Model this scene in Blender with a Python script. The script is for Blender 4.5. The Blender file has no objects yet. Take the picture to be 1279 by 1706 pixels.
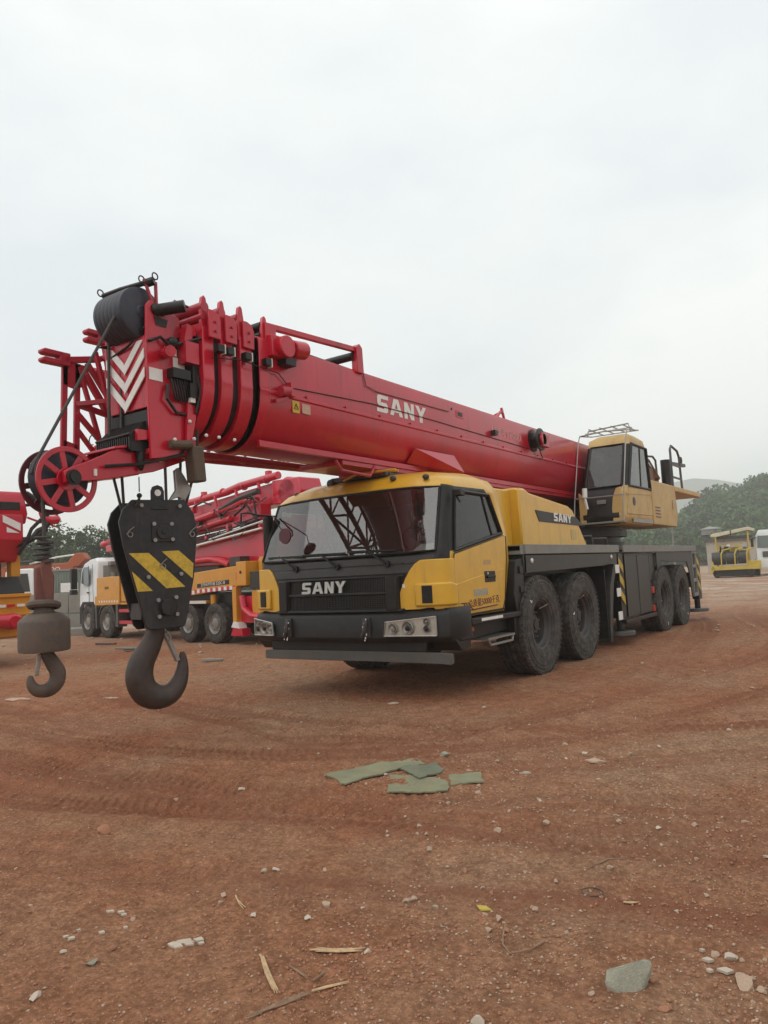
import bpy, bmesh, math, random
import numpy as np
from mathutils import Vector, Matrix
random.seed(7); rng = np.random.default_rng(11)
S = bpy.context.scene
PI = math.pi; rad = math.radians
# ------------------------------------------------------------------ camera
CAM = Vector((5.035, -6.348, 1.297))
def cam_basis(yaw, pitch, roll):
    cy, sy = math.cos(yaw), math.sin(yaw)
    f = Vector((sy*math.cos(pitch), cy*math.cos(pitch), math.sin(pitch)))
    r = Vector((cy, -sy, 0)); u = r.cross(f)
    c, s = math.cos(roll), math.sin(roll)
    return c*r+s*u, -s*r+c*u, f
r_, u_, f_ = cam_basis(-0.6039, 0.0836, -0.0523)
cd = bpy.data.cameras.new('camera'); cam = bpy.data.objects.new('camera', cd); S.collection.objects.link(cam)
m = Matrix((r_, u_, -f_)).transposed().to_4x4(); m.translation = CAM; cam.matrix_world = m
cd.sensor_fit = 'HORIZONTAL'; cd.sensor_width = 36; cd.lens = 36*1240.3/1279
cd.clip_start = 0.05; cd.clip_end = 5000
S.camera = cam
# ------------------------------------------------------------------ world, sun, exposure
SUN_EL, SUN_AZ = rad(58), rad(200)
W = bpy.data.worlds.new('World'); S.world = W; W.use_nodes = True
nt = W.node_tree; nt.nodes.clear()
def wn(t, **k):
    n = nt.nodes.new(t)
    for a, b in k.items(): setattr(n, a, b)
    return n
sky = wn('ShaderNodeTexSky', sky_type='NISHITA', sun_disc=False, sun_elevation=SUN_EL, sun_rotation=SUN_AZ)
b1 = wn('ShaderNodeBackground'); b1.inputs[1].default_value = 0.10; nt.links.new(sky.outputs[0], b1.inputs[0])
tc = wn('ShaderNodeTexCoord'); nz = wn('ShaderNodeTexNoise'); nz.inputs['Scale'].default_value = 1.3
nz.inputs['Detail'].default_value = 5; nz.inputs['Roughness'].default_value = .5
mp = wn('ShaderNodeMapping'); mp.inputs['Scale'].default_value = (1, 1, 2.2)
nt.links.new(tc.outputs['Generated'], mp.inputs[0]); nt.links.new(mp.outputs[0], nz.inputs['Vector'])
cr = wn('ShaderNodeValToRGB'); cr.color_ramp.elements[0].position = .38; cr.color_ramp.elements[1].position = .60
cr.color_ramp.elements[0].color = (.70, .765, .795, 1); cr.color_ramp.elements[1].color = (.92, .945, .92, 1)
nt.links.new(nz.outputs[0], cr.inputs[0])
b2 = wn('ShaderNodeBackground'); nt.links.new(cr.outputs[0], b2.inputs[0]); b2.inputs[1].default_value = 1.0
mx = wn('ShaderNodeMixShader'); mx.inputs[0].default_value = .93
nt.links.new(b1.outputs[0], mx.inputs[1]); nt.links.new(b2.outputs[0], mx.inputs[2])
wo = wn('ShaderNodeOutputWorld'); nt.links.new(mx.outputs[0], wo.inputs[0])
sd = bpy.data.lights.new('sun', 'SUN'); sd.energy = .95; sd.angle = rad(75); sd.color = (1, .95, .88)
sun = bpy.data.objects.new('sun', sd); S.collection.objects.link(sun)
sdir = Vector((math.sin(SUN_AZ)*math.cos(SUN_EL), math.cos(SUN_AZ)*math.cos(SUN_EL), math.sin(SUN_EL)))
sun.rotation_euler = sdir.to_track_quat('Z', 'Y').to_euler(); sun.location = (0, 0, 60)
vs = S.view_settings; vs.view_transform = 'Standard'; vs.look = 'None'; vs.gamma = 1; vs.exposure = 0.30; vs.use_curve_mapping = False
S.cycles.max_bounces = 7; S.cycles.volume_bounces = 3; S.cycles.transparent_max_bounces = 24
HAZE = 0.0013

# ------------------------------------------------------------------ helpers
def tag(o, label=None, cat=None, group=None, kind=None):
    if label: o['label'] = label
    if cat: o['category'] = cat
    if group: o['group'] = group
    if kind: o['kind'] = kind
    return o
def thing(name, label, cat, loc=(0, 0, 0), rz=0, group=None):
    o = bpy.data.objects.new(name, None); S.collection.objects.link(o)
    o.empty_display_size = .2; o.location = loc; o.rotation_euler = (0, 0, rz)
    return tag(o, label, cat, group)
def dup(o, parent=None):
    c = o.copy(); S.collection.objects.link(c); c.parent = parent
    for ch in list(o.children): dup(ch, c)
    return c
AX = {'X': (1, 2), 'Y': (0, 2), 'Z': (0, 1)}
class MB:
    def __init__(s): s.v = []; s.f = []; s.m = []; s.e = []
    def add(s, vs, fs, m=0):
        s.e.append((len(s.v), len(s.f))); b = len(s.v); s.v += [tuple(p) for p in vs]
        s.f += [tuple(i+b for i in f) for f in fs]; s.m += [m]*len(fs); return s
    def box(s, x0, x1, y0, y1, z0, z1, m=0):
        return s.add([(x, y, z) for x in (x0, x1) for y in (y0, y1) for z in (z0, z1)],
                     [(0, 1, 3, 2), (4, 6, 7, 5), (0, 4, 5, 1), (2, 3, 7, 6), (0, 2, 6, 4), (1, 5, 7, 3)], m)
    def cbox(s, c, sz, R=None, m=0):
        R = R or Matrix.Identity(3); c = Vector(c)
        return s.add([c+R@Vector((x*sz[0]/2, y*sz[1]/2, z*sz[2]/2)) for x in (-1, 1) for y in (-1, 1) for z in (-1, 1)],
                     [(0, 1, 3, 2), (4, 6, 7, 5), (0, 4, 5, 1), (2, 3, 7, 6), (0, 2, 6, 4), (1, 5, 7, 3)], m)
    def prism(s, poly, ax, a, b, m=0):
        i, j = AX[ax]; k = 'XYZ'.index(ax); n = len(poly); vs = []
        for t in (a, b):
            for p in poly:
                q = [0, 0, 0]; q[i] = p[0]; q[j] = p[1]; q[k] = t; vs.append(q)
        return s.add(vs, [tuple(range(n))[::-1], tuple(range(n, 2*n))]+[(q, (q+1) % n, n+(q+1) % n, n+q) for q in range(n)], m)
    def bar(s, p0, p1, w, h=None, m=0, up=(0, 0, 1)):
        h = h or w; p0, p1 = Vector(p0), Vector(p1); d = (p1-p0); L = d.length
        if L < 1e-6: return s
        d.normalize(); u = Vector(up)
        if abs(d.dot(u)) > .98: u = Vector((0, 1, 0))
        a = d.cross(u).normalized(); b = a.cross(d)
        return s.cbox((p0+p1)/2, (L, w, h), Matrix((d, a, b)).transposed(), m)
    def tube(s, pts, r, n=8, m=0, closed=False, rs=None):
        pts = [Vector(p) for p in pts]; N = len(pts); rings = []
        prev = None
        for i, p in enumerate(pts):
            if closed: d = pts[(i+1) % N]-pts[i-1]
            else: d = pts[min(i+1, N-1)]-pts[max(i-1, 0)]
            d.normalize()
            if prev is None:
                u = Vector((0, 0, 1)) if abs(d.z) < .9 else Vector((1, 0, 0)); a = d.cross(u).normalized()
            else: a = (prev-d*prev.dot(d)).normalized()
            prev = a; b = d.cross(a); rr = rs[i] if rs else r
            rings.append([p+a*math.cos(2*PI*k/n)*rr+b*math.sin(2*PI*k/n)*rr for k in range(n)])
        vs = [q for R in rings for q in R]; fs = []
        for i in range(N if closed else N-1):
            j = (i+1) % N
            for k in range(n): fs.append((i*n+k, i*n+(k+1) % n, j*n+(k+1) % n, j*n+k))
        if not closed: fs += [tuple(range(n))[::-1], tuple((N-1)*n+k for k in range(n))]
        return s.add(vs, fs, m)
    def cyl(s, p0, p1, r, n=16, m=0, r1=None):
        return s.tube([p0, p1], r, n, m, rs=[r, r if r1 is None else r1])
    def lathe(s, prof, c, ax='X', n=32, m=0, cap=True):
        k = 'XYZ'.index(ax); i, j = AX[ax]; vs = []
        for (rr, a) in prof:
            for q in range(n):
                t = 2*PI*q/n; p = [0, 0, 0]; p[k] = c[k]+a; p[i] = c[i]+rr*math.cos(t); p[j] = c[j]+rr*math.sin(t); vs.append(p)
        fs = [(a*n+q, a*n+(q+1) % n, (a+1)*n+(q+1) % n, (a+1)*n+q) for a in range(len(prof)-1) for q in range(n)]
        if cap: fs += [tuple(range(n))[::-1], tuple((len(prof)-1)*n+q for q in range(n))]
        return s.add(vs, fs, m)
    def sphere(s, c, r, n=12, m=0, sc=(1, 1, 1)):
        h = n//2; vs = []; fs = []
        for a in range(1, h):
            for q in range(n):
                t = PI*a/h; p = 2*PI*q/n
                vs.append((c[0]+r*sc[0]*math.sin(t)*math.cos(p), c[1]+r*sc[1]*math.sin(t)*math.sin(p), c[2]+r*sc[2]*math.cos(t)))
        vs += [(c[0], c[1], c[2]+r*sc[2]), (c[0], c[1], c[2]-r*sc[2])]; T = len(vs)-2
        for a in range(h-2):
            for q in range(n): fs.append((a*n+q, (a+1)*n+q, (a+1)*n+(q+1) % n, a*n+(q+1) % n))
        for q in range(n): fs += [(T, q, (q+1) % n), (T+1, (h-2)*n+(q+1) % n, (h-2)*n+q)]
        return s.add(vs, fs, m)
    def loft(s, rings, m=0, caps=True, closed=True):
        n = len(rings[0]); vs = [p for R in rings for p in R]; K = n if closed else n-1
        fs = [(a*n+q, a*n+(q+1) % n, (a+1)*n+(q+1) % n, (a+1)*n+q) for a in range(len(rings)-1) for q in range(K)]
        if caps: fs += [tuple(range(n))[::-1], tuple((len(rings)-1)*n+q for q in range(n))]
        return s.add(vs, fs, m)
    def clusters(s):
        n = len(s.e); V = np.array(s.v, float); st = [e[0] for e in s.e]+[len(s.v)]
        lo = np.array([V[st[i]:st[i+1]].min(0) for i in range(n)]); hi = np.array([V[st[i]:st[i+1]].max(0) for i in range(n)])
        sz = np.linalg.norm(hi-lo, axis=1); root = list(range(n))
        def find(a):
            while root[a] != a: a = root[a]
            return a
        for i in range(n):
            gap = np.linalg.norm(np.maximum(0, np.maximum(lo[i]-hi, lo-hi[i])), axis=1)
            for j in np.nonzero(gap < .5*np.maximum(sz, sz[i])*.97)[0]:
                if j > i: root[find(int(j))] = find(i)
        g = {}
        for i in range(n): g.setdefault(find(i), []).append(i)
        return list(g.values())
    def build(s, name, mats, parent=None, bevel=0, angle=35, M=None, fix=True, split=True):
        if split and 1 < len(s.e) <= 400:
            g = s.clusters()
            if 1 < len(g) <= 60:
                outs = []
                st = s.e+[(len(s.v), len(s.f))]
                for grp in g:
                    q = MB()
                    for i in grp:
                        (v0, f0), (v1, f1) = st[i], st[i+1]
                        b = len(q.v); q.e.append((b, len(q.f))); q.v += s.v[v0:v1]; q.f += [tuple(k-v0+b for k in f) for f in s.f[f0:f1]]; q.m += s.m[f0:f1]
                    outs.append(q.build(name, mats, parent, bevel, angle, M, fix, False))
                return outs[0]
        me = bpy.data.meshes.new(name); me.from_pydata([tuple(p) for p in s.v], [], s.f)
        mats = mats if isinstance(mats, (list, tuple)) else [mats]
        for q in mats: me.materials.append(q)
        if len(mats) > 1: me.polygons.foreach_set('material_index', s.m)
        if fix:
            bm = bmesh.new(); bm.from_mesh(me); bmesh.ops.recalc_face_normals(bm, faces=bm.faces); bm.to_mesh(me); bm.free()
        me.shade_smooth(); me.set_sharp_from_angle(angle=rad(angle))
        o = bpy.data.objects.new(name, me); S.collection.objects.link(o)
        if M is not None: o.matrix_basis = M
        if parent is not None: o.parent = parent
        if bevel:
            b = o.modifiers.new('bevel', 'BEVEL'); b.width = bevel; b.segments = 2; b.limit_method = 'ANGLE'; b.angle_limit = rad(38); b.harden_normals = False
        return o

# ------------------------------------------------------------------ materials
def mat(name, col, rough=.5, metal=0, coat=0, dirt=0, dcol=(.20, .12, .08), nscale=3.0, bump=0, bscale=40, var=.12, spec=.5, streak=False, grime=0, gcol=(.06, .02, .02)):
    M = bpy.data.materials.new(name); M.use_nodes = True; t = M.node_tree; N = t.nodes; L = t.links
    b = N['Principled BSDF']; b.inputs['Roughness'].default_value = rough; b.inputs['Metallic'].default_value = metal
    b.inputs['Coat Weight'].default_value = coat; b.inputs['Coat Roughness'].default_value = .12
    b.inputs['Specular IOR Level'].default_value = spec
    tc = N.new('ShaderNodeTexCoord'); n1 = N.new('ShaderNodeTexNoise'); n1.inputs['Scale'].default_value = nscale
    n1.inputs['Detail'].default_value = 8; n1.inputs['Roughness'].default_value = .62
    if streak:
        mp = N.new('ShaderNodeMapping'); mp.inputs['Scale'].default_value = (1, 1, .18); L.new(tc.outputs['Object'], mp.inputs[0]); L.new(mp.outputs[0], n1.inputs['Vector'])
    else: L.new(tc.outputs['Object'], n1.inputs['Vector'])
    mr = N.new('ShaderNodeMapRange'); mr.inputs[1].default_value = .3; mr.inputs[2].default_value = .7
    mr.inputs[3].default_value = 1-var; mr.inputs[4].default_value = 1+var; L.new(n1.outputs[0], mr.inputs[0])
    mul = N.new('ShaderNodeMix'); mul.data_type = 'RGBA'; mul.blend_type = 'MULTIPLY'; mul.inputs[0].default_value = 1
    mul.inputs[6].default_value = (*col, 1); L.new(mr.outputs[0], mul.inputs[7]); out = mul.outputs[2]
    if dirt:
        n2 = N.new('ShaderNodeTexNoise'); n2.inputs['Scale'].default_value = nscale*2.3; n2.inputs['Detail'].default_value = 9; n2.inputs['Roughness'].default_value = .7
        L.new(tc.outputs['Object'], n2.inputs['Vector'])
        r2 = N.new('ShaderNodeMapRange'); r2.inputs[1].default_value = .44; r2.inputs[2].default_value = .72; r2.inputs[3].default_value = dirt*.10; r2.inputs[4].default_value = dirt
        L.new(n2.outputs[0], r2.inputs[0])
        mx = N.new('ShaderNodeMix'); mx.data_type = 'RGBA'; L.new(r2.outputs[0], mx.inputs[0]); L.new(out, mx.inputs[6]); mx.inputs[7].default_value = (*dcol, 1); out = mx.outputs[2]
        ra = N.new('ShaderNodeMapRange'); ra.inputs[3].default_value = rough; ra.inputs[4].default_value = min(1, rough+.45); L.new(r2.outputs[0], ra.inputs[0]); L.new(ra.outputs[0], b.inputs['Roughness'])
    if grime:
        mp2 = N.new('ShaderNodeMapping'); mp2.inputs['Scale'].default_value = (3.2, 3.2, .28); L.new(tc.outputs['Object'], mp2.inputs[0])
        n4 = N.new('ShaderNodeTexNoise'); n4.inputs['Scale'].default_value = 2.6; n4.inputs['Detail'].default_value = 7; n4.inputs['Roughness'].default_value = .7; L.new(mp2.outputs[0], n4.inputs['Vector'])
        r4 = N.new('ShaderNodeMapRange'); r4.inputs[1].default_value = .54; r4.inputs[2].default_value = .74; r4.inputs[3].default_value = 0; r4.inputs[4].default_value = grime; L.new(n4.outputs[0], r4.inputs[0])
        m4 = N.new('ShaderNodeMix'); m4.data_type = 'RGBA'; L.new(r4.outputs[0], m4.inputs[0]); L.new(out, m4.inputs[6]); m4.inputs[7].default_value = (*gcol, 1); out = m4.outputs[2]
    L.new(out, b.inputs['Base Color'])
    if bump:
        n3 = N.new('ShaderNodeTexNoise'); n3.inputs['Scale'].default_value = bscale; n3.inputs['Detail'].default_value = 4; L.new(tc.outputs['Object'], n3.inputs['Vector'])
        bp = N.new('ShaderNodeBump'); bp.inputs['Strength'].default_value = bump; bp.inputs['Distance'].default_value = .01
        L.new(n3.outputs[0], bp.inputs['Height']); L.new(bp.outputs[0], b.inputs['Normal'])
    return M
def glass(name, tint, trans=.75, rough=.02, refl=.08, dust=.09):
    M = bpy.data.materials.new(name); M.use_nodes = True; t = M.node_tree; N = t.nodes; L = t.links; N.clear()
    o = N.new('ShaderNodeOutputMaterial'); tr = N.new('ShaderNodeBsdfTransparent'); tr.inputs[0].default_value = (*[c*trans for c in tint], 1)
    gl = N.new('ShaderNodeBsdfGlossy'); gl.inputs['Roughness'].default_value = rough
    fr = N.new('ShaderNodeLayerWeight'); fr.inputs[0].default_value = .5
    pw = N.new('ShaderNodeMath'); pw.operation = 'POWER'; pw.inputs[1].default_value = 4; L.new(fr.outputs['Facing'], pw.inputs[0])
    mr = N.new('ShaderNodeMapRange'); mr.inputs[3].default_value = refl; mr.inputs[4].default_value = 1; L.new(pw.outputs[0], mr.inputs[0])
    nz = N.new('ShaderNodeTexNoise'); nz.inputs['Scale'].default_value = 5; tc = N.new('ShaderNodeTexCoord'); L.new(tc.outputs['Object'], nz.inputs['Vector'])
    df = N.new('ShaderNodeBsdfDiffuse'); df.inputs[0].default_value = (.30, .29, .26, 1)
    m0 = N.new('ShaderNodeMixShader'); r3 = N.new('ShaderNodeMapRange'); r3.inputs[3].default_value = .01; r3.inputs[4].default_value = dust; L.new(nz.outputs[0], r3.inputs[0]); L.new(r3.outputs[0], m0.inputs[0])
    mx = N.new('ShaderNodeMixShader'); L.new(mr.outputs[0], mx.inputs[0]); L.new(tr.outputs[0], mx.inputs[1]); L.new(gl.outputs[0], mx.inputs[2])
    L.new(mx.outputs[0], m0.inputs[1]); L.new(df.outputs[0], m0.inputs[2]); L.new(m0.outputs[0], o.inputs[0])
    return M
RED = mat('red_paint', (.45, .003, .020), .30, coat=.38, dirt=.16, nscale=1.4, var=.16, dcol=(.30, .035, .045), spec=.4, streak=True, grime=.55, gcol=(.10, .010, .012))
REDD = mat('dusty_red_paint', (.40, .010, .03), .45, coat=.1, dirt=.28, nscale=5, var=.18, dcol=(.22, .12, .10))
PUMPRED = mat('pump_red_paint', (.50, .004, .026), .33, coat=.4, dirt=.06, nscale=2, var=.12)
YEL = mat('yellow_paint', (.66, .36, .016), .36, coat=.3, dirt=.18, nscale=2.2, var=.07, dcol=(.34, .22, .12), grime=.35, gcol=(.20, .13, .06))
YELD = mat('faded_yellow_paint', (.52, .34, .12), .48, grime=.4, gcol=(.22, .13, .06), dirt=.30, nscale=2.5, var=.12, dcol=(.33, .20, .10))
ORG = mat('orange_yellow_paint', (.62, .27, .018), .42, coat=.2, dirt=.14, nscale=3, var=.08)
BLK = mat('black_paint', (.008, .008, .008), .4, dirt=.08, nscale=3, var=.3, spec=.35)
BLKP = mat('black_plastic', (.008, .008, .008), .45, dirt=.09, nscale=4, var=.25, spec=.35)
DGR = mat('dark_grey_panel', (.017, .019, .017), .45, dirt=.18, nscale=3, var=.25, streak=True)
FRA = mat('grey_frame_paint', (.07, .072, .066), .5, dirt=.3, nscale=3, var=.2)
GRY = mat('deck_grey', (.20, .205, .185), .55, dirt=.3, nscale=4, var=.12)
DECK = mat('deck_plate', (.10, .095, .09), .7, dirt=.5, nscale=3)
TYRE = mat('tyre_rubber', (.018, .017, .016), .82, dirt=.7, dcol=(.17, .14, .115), nscale=5, var=.25, bump=.3, bscale=60)
RIM = mat('rim_steel', (.035, .032, .032), .5, dirt=.35, dcol=(.12, .08, .06), nscale=9, var=.3)
STEEL = mat('worn_steel', (.30, .29, .27), .4, metal=.6, dirt=.3, nscale=8)
LAMP = mat('lamp_housing', (.60, .60, .54), .22, metal=.55, dirt=.1, nscale=12)
CHROME = mat('bright_steel', (.72, .72, .69), .3, metal=.55, dirt=.08, nscale=10)
ROPE = mat('steel_rope', (.045, .042, .04), .6, dirt=.2, bump=.6, bscale=160)
RUST = mat('rusty_cast_iron', (.07, .052, .042), .6, dirt=.6, dcol=(.15, .085, .05), nscale=8, streak=True, var=.35, bump=.4, bscale=30)
HOOK = mat('hook_iron', (.026, .017, .014), .46, dirt=.55, dcol=(.11, .058, .034), nscale=6, var=.3, bump=.25, bscale=25)
HBLK = mat('hook_block_black', (.012, .012, .014), .42, dirt=.20, dcol=(.10, .075, .06), nscale=6, var=.4, bump=.15, spec=.4, streak=True, grime=.5, gcol=(.075, .055, .045))
NAVY = mat('nylon_sheave', (.016, .02, .035), .5, dirt=.12, nscale=7)
WHT = mat('white_paint', (.72, .70, .66), .5, dirt=.12, nscale=6, var=.06)
WHTT = mat('white_truck_paint', (.74, .75, .74), .35, coat=.3, dirt=.1, nscale=3, var=.04)
LET = mat('white_lettering', (.75, .73, .70), .5, dirt=.15, nscale=9, var=.08)
LETF = mat('faded_lettering', (.62, .36, .36), .6, dirt=.3, nscale=14)
SILV = mat('silver_lettering', (.42, .42, .38), .35, metal=.4, dirt=.1)
REFL = mat('reflector_red', (.6, .05, .02), .3, coat=.6)
AMB = mat('amber_lens', (.55, .12, .03), .25, coat=.8)
WARN = mat('warning_yellow', (.62, .40, .03), .5, dirt=.5, nscale=14, dcol=(.12, .09, .05), grime=.6, gcol=(.04, .035, .03))
LENS = glass('lamp_lens', (1, 1, 1), .95, .03, .05, .03)
GLASS = glass('windshield_glass', (.78, .86, .82), .52, .015, .15, .05)
GLASD = glass('tinted_window', (.55, .57, .55), .42, .02, .035, .02)
GLASO = glass('cabin_glass', (.50, .56, .53), .6, .03, .07, .04)
INT = mat('interior_plastic', (.035, .034, .033), .7, dirt=.1)
INTL = mat('interior_trim', (.16, .15, .14), .8, dirt=.1)
SEATM = mat('seat_fabric', (.14, .07, .065), .85)
MIRR = mat('mirror_glass', (.6, .6, .6), .04, metal=1, var=.02)
BROWN = mat('brown_winch_paint', (.16, .07, .035), .6, dirt=.4, nscale=7)
WOOD = mat('wedge_wood', (.09, .065, .045), .8, dirt=.3, bump=.5, bscale=25)
CONC = mat('concrete', (.27, .25, .22), .85, dirt=.35, dcol=(.16, .14, .11), nscale=1.5, bump=.4, streak=True)
SIGNM = mat('maroon_stripe_and_shade', (.10, .012, .02), .5)
PANELG = mat('container_green', (.17, .21, .18), .6, dirt=.3, nscale=1)
ARMR = mat('orange_red_paint', (.36, .075, .02), .55, dirt=.25, nscale=1)
CREAM = mat('cream_canopy', (.55, .50, .36), .6, dirt=.2, nscale=2)
PAVY = mat('paver_yellow', (.50, .36, .045), .5, dirt=.25, nscale=2)

# ------------------------------------------------------------------ lettering
def letters(name, body, M, size, mt, parent, extr=.004, bold=0, sx=1, shear=0):
    c = bpy.data.curves.new(name, 'FONT'); c.body = body; c.size = size; c.extrude = extr; c.offset = bold; c.shear = shear
    c.align_x = 'CENTER'; c.align_y = 'CENTER'; c.resolution_u = 3
    t = bpy.data.objects.new('t', c); S.collection.objects.link(t); bpy.context.view_layer.update()
    me = bpy.data.meshes.new_from_object(t.evaluated_get(bpy.context.evaluated_depsgraph_get())); S.collection.objects.unlink(t); bpy.data.objects.remove(t)
    me.materials.clear(); me.materials.append(mt)
    o = bpy.data.objects.new(name, me); S.collection.objects.link(o); o.parent = parent; o.matrix_basis = M @ Matrix.Diagonal((sx, 1, 1, 1)); return o
SANY = {  # unit-height outlines, heavy block letters
 'S': (1.0, [[(.08, 0), (.80, 0), (.92, .1), (.92, .44), (.80, .58), (.34, .58), (.34, .78), (.97, .78), (.97, 1), (.18, 1), (.05, .9), (.05, .48), (.17, .37), (.62, .37), (.62, .22), (.0, .22), (0, 0)]]),
 'A': (1.12, [[(0, 0), (.34, 0), (.40, .2), (.74, .2), (.80, 0), (1.12, 0), (.76, 1), (.36, 1)]]),
 'N': (1.0, [[(.06, 0), (.34, 0), (.34, .55), (.66, 0), (.96, 0), (.96, 1), (.68, 1), (.68, .45), (.36, 1), (.06, 1)]]),
 'Y': (1.05, [[(.38, 0), (.67, 0), (.67, .42), (1.05, 1), (.73, 1), (.53, .66), (.33, 1), (0, 1), (.38, .42)]])}
def sany(name, M, h, w, mt, parent, extr=.006):
    mb = MB(); x = 0; tot = sum(SANY[c][0] for c in 'SANY')+.10*3; k = w/tot
    for c in 'SANY':
        wd, polys = SANY[c]
        for p in polys:
            q = [((x+a)*k-w/2, (b-.5)*h) for a, b in p]
            if c == 'A':   # leg halves and a bar leave the counter open
                A = lambda pts: mb.prism([((x+a)*k-w/2, (b-.5)*h) for a, b in pts], 'Z', 0, extr)
                A([(0, 0), (.30, 0), (.56, .80), (.56, 1), (.36, 1)]); A([(.82, 0), (1.12, 0), (.76, 1), (.56, 1), (.56, .80)]); A([(.37, .2), (.75, .2), (.68, .42), (.44, .42)])
            else: mb.prism(q, 'Z', 0, extr)
        x += wd+.10
    return mb.build(name, mt, parent, M=M, angle=20)
def frame(o, xdir, ydir):
    x = Vector(xdir).normalized(); y = Vector(ydir); y = (y-x*y.dot(x)).normalized(); z = x.cross(y)
    m = Matrix((x, y, z)).transposed().to_4x4(); m.translation = Vector(o); return m

# ------------------------------------------------------------------ ground
def hsh(ix, iy, s):
    n = (ix.astype(np.int64)*374761393+iy.astype(np.int64)*668265263+s*1442695041) & 0xffffffff
    n = ((n ^ (n >> 13))*1274126177) & 0xffffffff
    return ((n ^ (n >> 16)) & 0xffff)/65535.0
def vnoise(x, y, s=0):
    ix = np.floor(x); iy = np.floor(y); fx = x-ix; fy = y-iy; fx = fx*fx*(3-2*fx); fy = fy*fy*(3-2*fy)
    a = hsh(ix, iy, s); b = hsh(ix+1, iy, s); c = hsh(ix, iy+1, s); d = hsh(ix+1, iy+1, s)
    return (a*(1-fx)+b*fx)*(1-fy)+(c*(1-fx)+d*fx)*fy-.5
def fbm(x, y, f, o, s=0, g=.5):
    t = np.zeros_like(x); a = 1
    for i in range(o): t = t+a*vnoise(x*f+i*17.3, y*f-i*9.1, s+i); a *= g; f *= 2.03
    return t
# wheel tracks: centre lines on the ground, (points, half width, depth, treaded)
TR = [([(-14, -2.2), (-8, -2.9), (-3, -3.0), (.7, -3.05), (2.4, -2.75), (3.3, -2.35), (4.4, -2.1), (7, -1.2)], .24, .030, 1),
      ([(-14, -3.6), (-6, -3.9), (-.2, -3.65), (1.4, -3.35), (2.8, -3.0), (4.2, -2.8), (8, -2.3)], .22, .026, 1),
      ([(-12, -.9), (-5, -1.6), (-1, -1.9), (1.5, -1.5), (2.3, -.3), (2.9, 2), (3.4, 4.6), (3.2, 8), (2.1, 12), (1, 20)], .26, .034, 1),
      ([(-9, -1.9), (-3, -2.3), (.5, -2.3), (2.5, -1.3), (3.5, .6), (4.1, 3), (4.2, 6), (3.2, 11), (1.5, 20)], .22, .026, 1),
      ([(2.6, 3.2), (2.3, 5.2), (2.1, 6.9), (1.6, 9.5), (.6, 13), (-1, 22)], .25, .03, 1),
      ([(-6, -4.6), (0, -4.4), (2.2, -4.05), (4.2, -3.45), (8, -2.8)], .16, .014, 0),
      ([(-3, -.6), (0, -1.0), (1.9, -.9), (3.3, -.4), (6, 1.2), (9, 3.5)], .2, .02, 1),
      ([(-14, -2.9), (-8, -3.3), (-3, -3.35), (.4, -3.35), (2.0, -3.05), (3.1, -2.6), (4.6, -2.35), (8, -1.6)], .30, .012, 0),
      ([(-10, -.2), (-4, -.7), (-.5, -1.3), (1.6, -1.9), (3.0, -1.7), (4.5, -.5), (5.6, 1.5), (6, 4)], .20, .018, 1),
      ([(5.5, -3.0), (5.4, -1), (5.2, 2), (4.9, 6), (4, 12)], .2, .018, 1)]
def catmull(P, k=14):
    P = [np.array(p, float) for p in P]; P = [2*P[0]-P[1]]+P+[2*P[-1]-P[-2]]; o = []
    for i in range(1, len(P)-2):
        for t in np.linspace(0, 1, k, endpoint=False):
            o.append(.5*(2*P[i]+(P[i+1]-P[i-1])*t+(2*P[i-1]-5*P[i]+4*P[i+1]-P[i+2])*t*t+(3*P[i]-P[i-1]-3*P[i+1]+P[i+2])*t**3))
    o.append(P[-2]); return np.array(o)
def track_field(x, y):
    h = np.zeros_like(x); damp = np.zeros_like(x)
    for n, (pts, hw, dep, tread) in enumerate(TR):
        C = catmull(pts)
        x0, y0 = C.min(0)-1; x1, y1 = C.max(0)+1
        sel = np.where((x > x0) & (x < x1) & (y > y0) & (y < y1))[0]
        if len(sel) == 0: continue
        X, Y = x[sel], y[sel]; best = np.full(len(sel), 1e9); side = np.zeros(len(sel)); arc = np.zeros(len(sel)); acc = 0
        for a, b in zip(C[:-1], C[1:]):
            d = b-a; L = math.hypot(*d)
            if L < 1e-6: continue
            t = np.clip(((X-a[0])*d[0]+(Y-a[1])*d[1])/(L*L), 0, 1); dx = X-a[0]-t*d[0]; dy = Y-a[1]-t*d[1]; q = dx*dx+dy*dy
            k = q < best; best[k] = q[k]; side[k] = ((dx*d[1]-dy*d[0])/L)[k]; arc[k] = (acc+t*L)[k]; acc += L
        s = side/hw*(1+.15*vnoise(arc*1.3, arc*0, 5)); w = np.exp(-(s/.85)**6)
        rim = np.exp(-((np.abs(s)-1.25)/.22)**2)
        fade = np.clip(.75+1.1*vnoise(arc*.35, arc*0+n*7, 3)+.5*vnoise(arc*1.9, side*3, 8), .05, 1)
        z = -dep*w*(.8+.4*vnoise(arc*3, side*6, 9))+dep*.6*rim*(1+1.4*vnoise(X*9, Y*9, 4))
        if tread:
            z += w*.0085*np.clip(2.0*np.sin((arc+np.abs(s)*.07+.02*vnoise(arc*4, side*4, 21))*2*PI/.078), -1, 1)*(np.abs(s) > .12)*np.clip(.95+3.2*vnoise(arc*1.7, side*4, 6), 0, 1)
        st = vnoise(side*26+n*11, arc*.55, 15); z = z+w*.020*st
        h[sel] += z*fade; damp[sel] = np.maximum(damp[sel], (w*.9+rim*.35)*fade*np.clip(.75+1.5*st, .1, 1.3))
    return h, damp
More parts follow.
